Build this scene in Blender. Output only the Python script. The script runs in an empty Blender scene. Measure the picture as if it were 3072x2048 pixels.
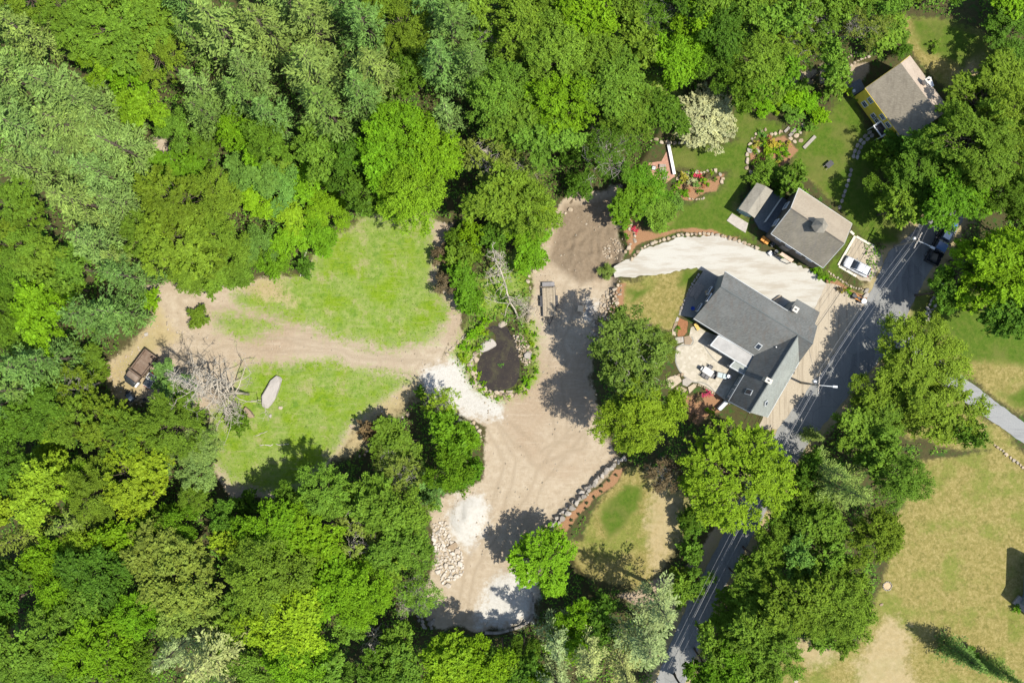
import bpy, bmesh, math, random
import numpy as np
from mathutils import Vector

R = math.radians
sc = bpy.context.scene
C = sc.collection

# ---------------------------------------------------------------- camera, sky, sun, exposure
CAM_H = 140.0            # metres above the low ground
FPX = 2982.0             # focal length in photo pixels (3072 wide)
SUNDIR = Vector((0.905, -0.425, 0)).normalized()   # horizontal direction towards the sun
SUN_EL = R(65)
cam_d = bpy.data.cameras.new('camera')
cam_d.sensor_width = 36.0
cam_d.lens = FPX / 3072 * 36.0
cam_d.clip_start = 1.0
cam_d.clip_end = 2000.0
cam = bpy.data.objects.new('camera', cam_d)
C.objects.link(cam)
cam.location = (0, 0, CAM_H)
cam.rotation_euler = (0, 0, 0)
sc.camera = cam

w = bpy.data.worlds.new('World')
sc.world = w
w.use_nodes = True
wn = w.node_tree.nodes
sky = wn.new('ShaderNodeTexSky')
sky.sky_type = 'NISHITA'
sky.sun_disc = False
sky.sun_elevation = SUN_EL
sky.sun_rotation = math.atan2(SUNDIR.x, SUNDIR.y)
sky.altitude = 100
w.node_tree.links.new(sky.outputs[0], wn['Background'].inputs[0])
wn['Background'].inputs[1].default_value = 0.15

sun_d = bpy.data.lights.new('sun', 'SUN')
sun_d.energy = 5.0
sun_d.angle = R(0.53)
sun_d.color = (1.0, 0.95, 0.86)
sun = bpy.data.objects.new('sun', sun_d)
C.objects.link(sun)
sv = Vector((SUNDIR.x * math.cos(SUN_EL), SUNDIR.y * math.cos(SUN_EL), math.sin(SUN_EL)))
sun.rotation_euler = sv.to_track_quat('Z', 'Y').to_euler()
sun.location = sv * 200
sc.view_settings.view_transform = 'Standard'
sc.view_settings.look = 'None'
sc.view_settings.exposure = 0.68
sc.view_settings.gamma = 1.0
sc.render.engine = 'CYCLES'
sc.cycles.max_bounces = 6
sc.cycles.transparent_max_bounces = 4

# ---------------------------------------------------------------- measuring helpers
def W(u, v, z=0.0):
    """photo pixel -> ground coordinates of the point at height z seen there"""
    k = (CAM_H - z) / FPX
    return ((u - 1536) * k, (1024 - v) * k)
OS = 3072 / 2352
def po(x, y): return (x * OS, y * OS)                       # overview coordinates -> photo pixels
def zA(x, y): return (1960 + x / 4.3556, 780 + y / 4.3556)
def zC(x, y): return (2150 + x / 4.3556, 530 + y / 4.3556)
def zD(x, y): return (2500 + x / 5.2275, 150 + y / 5.2275)
def zE(x, y): return (2450 + x / 5.6, 660 + y / 5.6)
def zF(x, y): return (330 + x / 4.3556, 1000 + y / 4.3556)
def zG(x, y): return (1300 + x / 3.92, 840 + y / 3.92)
def zH(x, y): return (1240 + x / 2.9037, 1400 + y / 2.9037)
def zI(x, y): return (1900 + x / 3.92, 300 + y / 3.92)
def zJ(x, y): return (1550 + x / 3.92, 560 + y / 3.92)
TZ = 1.0                                                   # height of the house terrace
def wo(pts, z=0.0): return [W(*po(*p), z) for p in pts]
def wz(f, pts, z=0.0): return [W(*f(*p), z) for p in pts]

def sdf(poly, X, Y, cap=3.0):
    """signed distance (positive inside) to a polygon, capped"""
    P = np.array(poly, float)
    out = np.full(X.shape, -cap)
    bb = (X > P[:, 0].min() - cap) & (X < P[:, 0].max() + cap) & (Y > P[:, 1].min() - cap) & (Y < P[:, 1].max() + cap)
    x = X[bb]; y = Y[bb]
    if x.size == 0:
        return out
    d2 = np.full(x.shape, 1e9); ins = np.zeros(x.shape, bool)
    n = len(P)
    for i in range(n):
        ax, ay = P[i]; bx, by = P[(i + 1) % n]
        ex, ey = bx - ax, by - ay
        t = np.clip(((x - ax) * ex + (y - ay) * ey) / (ex * ex + ey * ey + 1e-12), 0, 1)
        d2 = np.minimum(d2, (x - ax - t * ex) ** 2 + (y - ay - t * ey) ** 2)
        c = ((ay > y) != (by > y)) & (x < (bx - ax) * (y - ay) / ((by - ay) if by != ay else 1e-9) + ax)
        ins ^= c
    d = np.sqrt(d2)
    out[bb] = np.clip(np.where(ins, d, -d), -cap, cap)
    return out

def vnoise(X, Y, scale, seed):
    """smooth value noise in 0..1"""
    r = np.random.RandomState(seed).rand(256, 256)
    x = X / scale; y = Y / scale
    xi = np.floor(x).astype(int); yi = np.floor(y).astype(int)
    fx = x - xi; fy = y - yi
    fx = fx * fx * (3 - 2 * fx); fy = fy * fy * (3 - 2 * fy)
    g = lambda i, j: r[i % 256, j % 256]
    return (g(xi, yi) * (1 - fx) + g(xi + 1, yi) * fx) * (1 - fy) + (g(xi, yi + 1) * (1 - fx) + g(xi + 1, yi + 1) * fx) * fy

TERRACE = wo([(1424, 600), (1418, 650), (1402, 720), (1374, 790), (1360, 860), (1366, 920), (1392, 990), (1432, 1046),
              (1412, 1064), (1336, 1140), (1268, 1206), (1330, 1300), (1400, 1420), (1500, 1700), (2700, 1700), (2700, -260),
              (1700, -260), (1560, 200), (1500, 330), (1440, 430), (1430, 520), (1442, 565)], 0.5)
POND = wz(zG, [(640, 580), (700, 545), (860, 560), (905, 660), (975, 760), (1005, 900), (1010, 1040), (1000, 1150), (960, 1230), (900, 1275),
               (780, 1300), (680, 1290), (600, 1250), (550, 1190), (520, 1080), (530, 980), (570, 890), (640, 815), (735, 760), (735, 660)])
PILES = [(1076, 1188, 2.7, 0.75), (1170, 1350, 3.0, 0.35), (1195, 1392, 2.4, 0.3), (1335, 610, 3.2, 0.3), (1440, 565, 2.0, 0.7)]
RIDGES = [[(1300, 560), (1375, 510)], [(1385, 650), (1378, 560), (1390, 490)], [(1330, 640), (1315, 590), (1330, 540)], [(1365, 640), (1360, 560)]]

def gz_arr(X, Y):
    t = np.clip((sdf(TERRACE, X, Y, 2.0) + 0.9) / 1.1, 0, 1)
    t = t * t * (3 - 2 * t)
    z = TZ * t
    und = (vnoise(X, Y, 7.0, 1) - 0.5) * 0.22 + (vnoise(X, Y, 1.6, 2) - 0.5) * 0.06
    z = z + und * (1 - t)
    p = np.clip((sdf(POND, X, Y, 2.0) + 0.7) / 1.2, 0, 1)
    z = z * (1 - p) - 0.55 * p
    for (ox, oy, rad, h) in PILES:
        cx, cy = W(*po(ox, oy))
        d = np.sqrt((X - cx) ** 2 + (Y - cy) ** 2) / rad
        z = z + h * np.clip(1 - d, 0, 1) ** 0.8 * (0.7 + 0.6 * vnoise(X, Y, 0.8, 5)) * (1 - t * 0.7)
    return z
def gz(x, y):
    return float(gz_arr(np.array([x]), np.array([y]))[0])

# ---------------------------------------------------------------- object helpers
def thing(name, label, cat, loc, rz=0.0, group=None):
    o = bpy.data.objects.new(name, None)
    o.empty_display_size = 0.5
    C.objects.link(o)
    o.location = loc
    o.rotation_euler = (0, 0, rz)
    o['label'] = label
    o['category'] = cat
    if group: o['group'] = group
    return o

class MB:
    def __init__(s): s.v = []; s.f = []
    def add(s, verts, faces):
        n = len(s.v); s.v += [tuple(p) for p in verts]; s.f += [tuple(i + n for i in f) for f in faces]; return s
    def box(s, c, d, rz=0.0, taper=1.0):
        hx, hy, hz = d[0] / 2, d[1] / 2, d[2] / 2
        ca, sa = math.cos(rz), math.sin(rz)
        vs = []
        for z, k in ((-hz, 1.0), (hz, taper)):
            for x, y in ((-hx, -hy), (hx, -hy), (hx, hy), (-hx, hy)):
                x *= k; y *= k
                vs.append((c[0] + x * ca - y * sa, c[1] + x * sa + y * ca, c[2] + z))
        return s.add(vs, [(3, 2, 1, 0), (4, 5, 6, 7), (0, 1, 5, 4), (1, 2, 6, 5), (2, 3, 7, 6), (3, 0, 4, 7)])
    def prism(s, poly, z0, z1):
        n = len(poly)
        a = sum(poly[i][0] * poly[(i + 1) % n][1] - poly[(i + 1) % n][0] * poly[i][1] for i in range(n))
        if a < 0: poly = poly[::-1]
        vs = [(p[0], p[1], z0) for p in poly] + [(p[0], p[1], z1) for p in poly]
        fs = [tuple(range(n))[::-1], tuple(range(n, 2 * n))] + [(i, (i + 1) % n, n + (i + 1) % n, n + i) for i in range(n)]
        return s.add(vs, fs)
    def slab(s, pts, th=0.16):
        """roof plane: polygon of 3D points given thickness downwards"""
        n = len(pts)
        a = sum(pts[i][0] * pts[(i + 1) % n][1] - pts[(i + 1) % n][0] * pts[i][1] for i in range(n))
        if a < 0: pts = pts[::-1]
        vs = [tuple(p) for p in pts] + [(p[0], p[1], p[2] - th) for p in pts]
        fs = [tuple(range(n)), tuple(range(n, 2 * n))[::-1]] + [(i, n + i, n + (i + 1) % n, (i + 1) % n) for i in range(n)]
        return s.add(vs, fs)
    def tube(s, pts, rad, sides=6, cap=True):
        pts = [Vector(p) for p in pts]
        if not hasattr(rad, '__len__'): rad = [rad] * len(pts)
        rings = []
        for i, p in enumerate(pts):
            d = (pts[min(i + 1, len(pts) - 1)] - pts[max(i - 1, 0)])
            d = d.normalized() if d.length > 1e-9 else Vector((0, 0, 1))
            a = d.orthogonal().normalized(); b = d.cross(a)
            if i and abs(d.z) < 0.9:
                a = Vector((0, 0, 1)).cross(d).normalized(); b = d.cross(a)
            elif abs(d.z) < 0.9:
                a = Vector((0, 0, 1)).cross(d).normalized(); b = d.cross(a)
            rings.append([p + (a * math.cos(t) + b * math.sin(t)) * rad[i] for t in [2 * math.pi * k / sides for k in range(sides)]])
        vs = [q for r_ in rings for q in r_]
        fs = []
        for i in range(len(pts) - 1):
            for k in range(sides):
                fs.append((i * sides + k, i * sides + (k + 1) % sides, (i + 1) * sides + (k + 1) % sides, (i + 1) * sides + k))
        if cap:
            fs.append(tuple(range(sides))[::-1]); m = (len(pts) - 1) * sides; fs.append(tuple(range(m, m + sides)))
        return s.add(vs, fs)
    def loft(s, rings, close=True):
        m = len(rings[0])
        vs = [q for r_ in rings for q in r_]; fs = []
        for i in range(len(rings) - 1):
            for k in range(m if close else m - 1):
                fs.append((i * m + k, i * m + (k + 1) % m, (i + 1) * m + (k + 1) % m, (i + 1) * m + k))
        fs.append(tuple(range(m))[::-1]); q = (len(rings) - 1) * m; fs.append(tuple(range(q, q + m)))
        return s.add(vs, fs)
    def lathe(s, prof, n=14, c=(0, 0, 0)):
        vs = []; fs = []
        for r_, z in prof:
            for k in range(n):
                t = 2 * math.pi * k / n
                vs.append((c[0] + r_ * math.cos(t), c[1] + r_ * math.sin(t), c[2] + z))
        for i in range(len(prof) - 1):
            for k in range(n):
                fs.append((i * n + k, i * n + (k + 1) % n, (i + 1) * n + (k + 1) % n, (i + 1) * n + k))
        fs.append(tuple(range(n))[::-1]); q = (len(prof) - 1) * n; fs.append(tuple(range(q, q + n)))
        return s.add(vs, fs)
    def mesh(s, name, smooth=False):
        me = bpy.data.meshes.new(name)
        me.from_pydata(s.v, [], s.f); me.update()
        bm = bmesh.new(); bm.from_mesh(me); bmesh.ops.recalc_face_normals(bm, faces=bm.faces); bm.to_mesh(me); bm.free()
        if smooth: me.polygons.foreach_set('use_smooth', [True] * len(me.polygons))
        return me
    def build(s, name, mat, parent=None, smooth=False, world=False):
        if world and parent is not None:
            off = parent_world(parent)
            s.v = [(p[0] - off[0], p[1] - off[1], p[2] - off[2]) for p in s.v]
        me = s.mesh(name, smooth)
        me.materials.append(mat)
        o = bpy.data.objects.new(name, me); C.objects.link(o)
        if parent is not None: o.parent = parent
        return o
def parent_world(p):
    v = Vector((0, 0, 0))
    while p is not None:
        v += p.location; p = p.parent
    return v
def tag(o, label=None, cat=None, group=None, kind=None):
    if label: o['label'] = label
    if cat: o['category'] = cat
    if group: o['group'] = group
    if kind: o['kind'] = kind
    return o

# ---------------------------------------------------------------- materials
class NT:
    def __init__(s, name):
        s.m = bpy.data.materials.new(name); s.m.use_nodes = True
        s.t = s.m.node_tree; s.n = s.t.nodes; s.b = s.n['Principled BSDF']
        s.b.inputs['Roughness'].default_value = 0.9
        s.b.inputs['Specular IOR Level'].default_value = 0.15
        s._c = None
    def L(s, a, b): s.t.links.new(a, b)
    def co(s, kind='Object'):
        if s._c is None: s._c = s.n.new('ShaderNodeTexCoord')
        return s._c.outputs[kind]
    def pos(s):
        g = s.n.new('ShaderNodeNewGeometry'); return g.outputs['Position']
    def noise(s, scale, detail=4, rough=0.6, vec=None, dist=0.0):
        n = s.n.new('ShaderNodeTexNoise'); n.inputs['Scale'].default_value = scale; n.inputs['Detail'].default_value = detail
        n.inputs['Roughness'].default_value = rough; n.inputs['Distortion'].default_value = dist
        s.L(vec if vec is not None else s.co(), n.inputs['Vector']); return n.outputs['Fac']
    def mapv(s, scale=(1, 1, 1), rot=(0, 0, 0), vec=None):
        n = s.n.new('ShaderNodeMapping'); n.inputs['Scale'].default_value = scale; n.inputs['Rotation'].default_value = rot
        s.L(vec if vec is not None else s.co(), n.inputs['Vector']); return n.outputs[0]
    def voro(s, scale, vec=None, feat='F1', rnd=1.0):
        n = s.n.new('ShaderNodeTexVoronoi'); n.feature = feat; n.inputs['Scale'].default_value = scale; n.inputs['Randomness'].default_value = rnd
        s.L(vec if vec is not None else s.co(), n.inputs['Vector']); return n
    def ramp(s, fac, stops, interp='LINEAR'):
        n = s.n.new('ShaderNodeValToRGB'); n.color_ramp.interpolation = interp
        e = n.color_ramp.elements
        while len(e) < len(stops): e.new(0.5)
        for k, (p, c) in enumerate(stops):
            e[k].position = p; e[k].color = (c[0], c[1], c[2], 1) if hasattr(c, '__len__') else (c, c, c, 1)
        s.L(fac, n.inputs[0]); return n.outputs[0]
    def math(s, op, a, b=None, clamp=False):
        n = s.n.new('ShaderNodeMath'); n.operation = op; n.use_clamp = clamp
        for i, x in enumerate((a, b)):
            if x is None: continue
            if isinstance(x, (int, float)): n.inputs[i].default_value = x
            else: s.L(x, n.inputs[i])
        return n.outputs[0]
    def rng(s, x, a, b, c=0.0, d=1.0, smooth=True):
        n = s.n.new('ShaderNodeMapRange'); n.interpolation_type = 'SMOOTHSTEP' if smooth else 'LINEAR'
        for i, q in enumerate((a, b, c, d)): n.inputs[i + 1].default_value = q
        s.L(x, n.inputs[0]); return n.outputs[0]
    def mix(s, f, a, b, mode='MIX'):
        n = s.n.new('ShaderNodeMix'); n.data_type = 'RGBA'; n.blend_type = mode
        for i, x in ((0, f), (6, a), (7, b)):
            if isinstance(x, (int, float)): n.inputs[i].default_value = x
            elif hasattr(x, '__len__'): n.inputs[i].default_value = (x[0], x[1], x[2], 1)
            else: s.L(x, n.inputs[i])
        return n.outputs[2]
    def attr(s, name):
        n = s.n.new('ShaderNodeAttribute'); n.attribute_name = name; return n
    def oinfo(s): return s.n.new('ShaderNodeObjectInfo')
    def bump(s, h, strength=0.5, dist=0.05):
        n = s.n.new('ShaderNodeBump'); n.inputs['Strength'].default_value = strength; n.inputs['Distance'].default_value = dist
        s.L(h, n.inputs['Height']); s.L(n.outputs[0], s.b.inputs['Normal']); return n.outputs[0]
    def col(s, c):
        if hasattr(c, '__len__'): s.b.inputs['Base Color'].default_value = (c[0], c[1], c[2], 1)
        else: s.L(c, s.b.inputs['Base Color'])
        return s

def simple(name, c, rough=0.6, var=0.25, scale=3.0, metal=0.0, spec=0.3, bump=0.0):
    t = NT(name)
    n = t.noise(scale, 5, 0.65)
    d = tuple(x * (1 - var) for x in c); e = tuple(min(1, x * (1 + var)) for x in c)
    t.col(t.ramp(n, [(0.3, d), (0.7, e)]))
    t.b.inputs['Roughness'].default_value = rough
    t.b.inputs['Metallic'].default_value = metal
    t.b.inputs['Specular IOR Level'].default_value = spec
    if bump: t.bump(t.noise(scale * 6, 4), bump, 0.03)
    return t.m

def leaf_mat(name, transl=0.2, gloss=0.03):
    t = NT(name)
    oi = t.oinfo()
    a = t.attr('tint')
    sep = t.n.new('ShaderNodeSeparateColor'); t.L(a.outputs['Color'], sep.inputs[0])
    # per clump brightness and hue variation of the living leaves
    f = t.rng(sep.outputs[0], 0, 1, 0.50, 1.55, False)
    v = t.n.new('ShaderNodeVectorMath'); v.operation = 'SCALE'; t.L(oi.outputs['Color'], v.inputs[0]); t.L(f, v.inputs['Scale'])
    c2 = t.mix(t.math('MULTIPLY', sep.outputs[1], 0.38), v.outputs[0], t.mix(1.0, v.outputs[0], (1.45, 1.28, 0.75), 'MULTIPLY'))
    t.b.inputs['Roughness'].default_value = 0.55
    t.b.inputs['Specular IOR Level'].default_value = gloss * 2
    t.L(c2, t.b.inputs['Base Color'])
    tr = t.n.new('ShaderNodeBsdfTranslucent'); t.L(t.mix(1.0, c2, (1.3, 1.25, 0.4), 'MULTIPLY'), tr.inputs['Color'])
    ms = t.n.new('ShaderNodeMixShader'); ms.inputs[0].default_value = transl
    t.L(t.b.outputs[0], ms.inputs[1]); t.L(tr.outputs[0], ms.inputs[2])
    t.L(ms.outputs[0], t.n['Material Output'].inputs['Surface'])
    return t.m

M = {}
M['leaf'] = leaf_mat('leaf')
M['needle'] = leaf_mat('needle', 0.15, 0.025)
M['bark'] = simple('bark', (0.10, 0.075, 0.055), 0.95, 0.35, 6, bump=0.6)
M['paleb'] = simple('pale_bark', (0.34, 0.31, 0.26), 0.95, 0.25, 5, bump=0.4)
M['deadwood'] = simple('dead_wood', (0.37, 0.325, 0.255), 0.9, 0.25, 4, bump=0.3)

def stone_mat(name, stops):
    t = NT(name)
    oi = t.oinfo()
    n = t.noise(2.2, 6, 0.7)
    c = t.ramp(oi.outputs['Random'], stops)
    c = t.mix(t.rng(n, 0.48, 0.75, 0, .7), c, (0.15, 0.125, 0.09))
    t.col(c); t.bump(t.noise(9, 5, 0.7), 0.5, 0.06)
    return t.m
M['stone'] = stone_mat('fieldstone', [(0.0, (0.22, 0.165, 0.11)), (0.35, (0.30, 0.235, 0.16)), (0.7, (0.355, 0.295, 0.215)), (1.0, (0.26, 0.225, 0.18))])
M['greystone'] = stone_mat('grey_granite', [(0.0, (0.19, 0.17, 0.145)), (0.5, (0.26, 0.235, 0.20)), (1.0, (0.33, 0.30, 0.26))])
M['white_paint'] = simple('white_paint', (0.62, 0.61, 0.58), 0.5, 0.05, 4)
M['dark_metal'] = simple('dark_metal', (0.03, 0.03, 0.033), 0.4, 0.3, 6, 0.3)
M['black_plastic'] = simple('black_plastic', (0.018, 0.018, 0.02), 0.5, 0.2, 6)
M['rubber'] = simple('tyre_rubber', (0.02, 0.02, 0.02), 0.8, 0.2, 8)
M['galv'] = simple('galvanised_metal', (0.45, 0.46, 0.47), 0.4, 0.12, 6, 0.6)
t = NT('window_glass'); t.col((0.03, 0.04, 0.055)); t.b.inputs['Roughness'].default_value = 0.08; t.b.inputs['Specular IOR Level'].default_value = 0.6
M['glass'] = t.m
ROAD_W = [(2190, 400), (2100, 530), (2040, 580), (1990, 690), (1970, 725), (1890, 850), (1790, 980), (1720, 1100), (1660, 1230), (1585, 1375), (1530, 1500), (1480, 1640)]
ROAD_E = [(1545, 1640), (1600, 1500), (1650, 1375), (1728, 1230), (1790, 1120), (1862, 1010), (1960, 895), (2075, 768), (2084, 722), (2125, 640), (2180, 560), (2260, 420)]
# ---------------------------------------------------------------- ground
GX0, GX1, GY0, GY1, GST = -80.0, 80.0, -55.0, 55.0, 0.25
LAY = {}
LAY['dirt'] = [
    [(250, 830), (300, 800), (345, 745), (328, 660), (385, 640), (480, 665), (580, 640), (690, 630), (760, 540), (860, 500), (1000, 505), (1042, 515),
     (1012, 560), (1000, 640), (1060, 700), (1066, 745), (1010, 815), (960, 880), (900, 930), (820, 985), (765, 1060), (690, 1140), (600, 1150), (520, 1150),
     (490, 1080), (480, 960), (400, 930), (300, 925), (255, 880)],
    [(1290, 465), (1330, 440), (1425, 430), (1428, 560), (1424, 640), (1400, 700), (1374, 780), (1360, 860), (1366, 920), (1392, 990), (1430, 1046), (1410, 1066), (1336, 1140),
     (1268, 1206), (1290, 1250), (1240, 1300), (1226, 1420), (1180, 1446), (1100, 1452), (1000, 1440), (930, 1405), (985, 1370), (1000, 1290), (985, 1160), (1050, 1130),
     (1105, 1100), (1110, 990), (1050, 950), (980, 900), (965, 850), (1010, 815), (1060, 745), (1090, 830), (1080, 870), (1150, 920), (1200, 890), (1230, 840),
     (1215, 740), (1225, 620), (1240, 560)],
    [(340, 318), (375, 310), (405, 350), (380, 365)], [(435, 392), (475, 388), (480, 410), (445, 415)],
    [(1500, 1330), (1560, 1310), (1600, 1370), (1560, 1430), (1500, 1400), (1420, 1370)],
    [(1880, 150), (1990, 150), (1960, 215), (1880, 200)], [(1800, 160), (1870, 165), (1860, 200), (1800, 190)],
    [(1590, 1370), (1640, 1340), (1680, 1230), (1640, 1210), (1560, 1330)],
]
LAY['grass'] = [
    [(540, 668), (620, 645), (700, 625), (765, 535), (860, 495), (990, 508), (990, 640), (1036, 710), (1000, 775), (900, 800), (790, 785), (700, 745), (600, 720), (540, 700)],
    [(545, 850), (650, 830), (780, 835), (905, 852), (950, 866), (880, 925), (805, 980), (765, 1045), (690, 1130), (600, 1135), (540, 1115), (480, 1060), (485, 960), (540, 900)],
    [(490, 725), (560, 720), (640, 750), (560, 780), (500, 755)],
    [(1045, 830), (1085, 740), (1120, 745), (1090, 800), (1080, 870), (1150, 912), (1195, 880), (1225, 830), (1205, 740), (1235, 750), (1236, 850), (1200, 905), (1140, 925), (1085, 890)],
    [(1090, 640), (1190, 560), (1230, 500), (1240, 560), (1215, 640), (1205, 700), (1160, 720), (1100, 740)],
    [(1480, 170), (1560, 190), (1570, 240), (1500, 260)],
    [(1035, 815), (1070, 770), (1090, 790), (1060, 850)],
]
LAY['lawn'] = [
    [(1480, 550), (1540, 515), (1560, 470), (1650, 440), (1668, 395), (1560, 385), (1548, 410), (1545, 335), (1680, 330), (1690, 255), (1800, 280), (1790, 310), (1725, 320), (1710, 420),
     (1680, 480), (1735, 560), (1650, 535), (1560, 538), (1500, 556)],
    [(1830, 330), (1880, 285), (1910, 230), (1960, 240), (2000, 310), (2020, 420), (2080, 520), (2060, 560), (1970, 545), (1930, 490), (1860, 420), (1800, 400)],
    [(1560, 625), (1600, 618), (1585, 650), (1555, 650)], [(1440, 660), (1490, 655), (1450, 700)],
    [(1380, 1180), (1430, 1105), (1475, 1110), (1465, 1170), (1400, 1240)],
    [(1930, 560), (1955, 540), (1960, 560), (1925, 640), (2000, 690), (1960, 690), (1890, 640)],
    [(2085, 680), (2160, 650), (2400, 720), (2400, 860), (2300, 830), (2210, 830), (2160, 780), (2085, 740)],
    [(2300, 900), (2420, 880), (2420, 980), (2330, 930)], [(2090, 40), (2200, 60), (2280, 100), (2200, 160), (2110, 110)],
]
LAY['dry'] = [
    [(1330, 1240), (1400, 1110), (1440, 1070), (1570, 1130), (1570, 1240), (1490, 1340), (1400, 1340), (1330, 1310), (1300, 1240)],
    [(2080, 1060), (2280, 1035), (2420, 1080), (2420, 1640), (1680, 1640), (1740, 1530), (1960, 1480), (2050, 1270)],
    [(2080, 1000), (2160, 720), (2090, 690), (2160, 655), (2420, 720), (2420, 980), (2360, 960), (2210, 860), (2190, 910), (2420, 1090), (2280, 1040)],
    [(2070, 40), (2130, 45), (2290, 90), (2240, 190), (2160, 210), (2080, 110)],
    [(1430, 645), (1600, 618), (1560, 720), (1545, 760), (1420, 735)],
    [(1850, 300), (1950, 240), (1990, 300), (1960, 420), (1930, 480), (1840, 410)],
    [(1560, 480), (1690, 440), (1700, 540), (1560, 535), (1500, 550)],
]
LAY['sand'] = [
    [(2035, 1410), (2075, 1450), (2095, 1640), (1950, 1640), (1975, 1500)], [(2190, 150), (2240, 130), (2230, 190), (2190, 190)],
    [(1830, 1480), (1900, 1460), (1920, 1510), (1850, 1520)], [(2140, 690), (2200, 690), (2160, 700)], [(2190, 990), (2250, 1000), (2230, 1010)],
    [(240, 850), (300, 800), (345, 745), (350, 700), (400, 780), (330, 830), (310, 920), (265, 900)],
    [(1500, 1110), (1560, 1130), (1560, 1240), (1500, 1320), (1490, 1200)], [(560, 650), (640, 640), (680, 700), (600, 690)],
    [(860, 945), (930, 900), (965, 870), (975, 890), (900, 950), (800, 1040), (770, 1050)],
]
LAY['gravel'] = [
    [(975, 850), (1000, 835), (1046, 826), (1080, 872), (1150, 935), (1152, 962), (1120, 968), (1060, 955), (1010, 915), (975, 890)],
    [(1045, 1145), (1100, 1140), (1122, 1170), (1110, 1210), (1080, 1260), (1045, 1240), (1030, 1190)],
    [(1130, 1330), (1200, 1310), (1226, 1350), (1226, 1420), (1150, 1448), (1090, 1430), (1110, 1380)],
    [(1340, 700), (1370, 690), (1365, 725), (1345, 730)],
]
LAY['mulch'] = [
    [(1425, 650), (1440, 650), (1425, 730), (1400, 740), (1390, 780), (1375, 800), (1385, 740)],
    [(1415, 1068), (1440, 1066), (1410, 1100), (1330, 1180), (1290, 1240), (1276, 1210), (1340, 1145)],
    [(1440, 500), (1470, 520), (1500, 545), (1560, 532), (1640, 530), (1700, 545), (1690, 552), (1560, 540), (1480, 560), (1445, 590)],
    [(1580, 905), (1640, 890), (1660, 940), (1600, 970), (1550, 930)],
    [(1540, 445), (1560, 425), (1660, 400), (1640, 440), (1580, 455)], [(1740, 325), (1800, 310), (1830, 350), (1780, 395), (1730, 400), (1715, 350)],
    [(1900, 640), (1990, 680), (1985, 700), (1895, 655)],
]
nx = int((GX1 - GX0) / GST) + 1; ny = int((GY1 - GY0) / GST) + 1
gx, gy = np.meshgrid(np.linspace(GX0, GX1, nx), np.linspace(GY0, GY1, ny))
gx = gx.ravel(); gy = gy.ravel()
gzz = gz_arr(gx, gy)
wx_ = gx + (vnoise(gx, gy, 2.5, 11) - 0.5) * 1.2; wy_ = gy + (vnoise(gx, gy, 2.5, 12) - 0.5) * 1.2
lay = {}
for k, polys in LAY.items():
    m = np.full(gx.shape, -3.0)
    for p in polys:
        m = np.maximum(m, sdf(wo(p, 0.0 if k in ('grass', 'gravel') else 0.4), wx_, wy_, 3.0))
    if k == 'sand':
        rd = sdf(wo(ROAD_W + ROAD_E, TZ), wx_, wy_, 3.0); m = np.maximum(m, np.minimum(rd + .9, .9))
    lay[k] = m / 6 + 0.5
# wheel ruts in the bare soil, raised slightly as real relief
for rr in RIDGES:
    P = wo(rr)
    d = np.full(gx.shape, 9.0)
    for a, b in zip(P[:-1], P[1:]):
        ex, ey = b[0] - a[0], b[1] - a[1]
        tt = np.clip(((gx - a[0]) * ex + (gy - a[1]) * ey) / (ex * ex + ey * ey), 0, 1)
        d = np.minimum(d, np.hypot(gx - a[0] - tt * ex, gy - a[1] - tt * ey))
    gzz += (0.10 * np.exp(-(d / 0.3) ** 2) - 0.07 * np.exp(-((d - 0.6) / 0.25) ** 2)) * vnoise(gx, gy, 1.2, 44) * 1.6
# rough clods on the upper soil pad
pad = np.clip(sdf(wo([(1290, 465), (1425, 440), (1428, 640), (1330, 660), (1250, 600)]), gx, gy, 2.0) / 1.0, 0, 1)
gzz += pad * (vnoise(gx, gy, 0.55, 21) - 0.5) * 0.22
lay['pad'] = pad
TRACKS = [[(340, 825), (500, 782), (700, 790), (900, 830), (1000, 850), (1085, 905), (1150, 965), (1240, 1060), (1330, 1010)], [(1290, 1010), (1275, 900), (1285, 800), (1300, 700), (1340, 600)],
          [(1160, 1300), (1180, 1200), (1250, 1090), (1340, 970)], [(1050, 1420), (1090, 1300), (1140, 1180), (1170, 1060), (1110, 960)], [(420, 690), (560, 740), (760, 790), (940, 815)]]
tk_ = np.zeros(gx.shape)
for tr_ in TRACKS:
    P = wo(tr_)
    d = np.full(gx.shape, 9.0)
    for a, b in zip(P[:-1], P[1:]):
        ex, ey = b[0] - a[0], b[1] - a[1]
        tt = np.clip(((wx_ - a[0]) * ex + (wy_ - a[1]) * ey) / (ex * ex + ey * ey), 0, 1)
        d = np.minimum(d, np.hypot(wx_ - a[0] - tt * ex, wy_ - a[1] - tt * ey))
    tk_ = np.maximum(tk_, np.exp(-((d - .85) / .26) ** 2))
gzz -= tk_ * .02
lay['track'] = tk_

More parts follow.
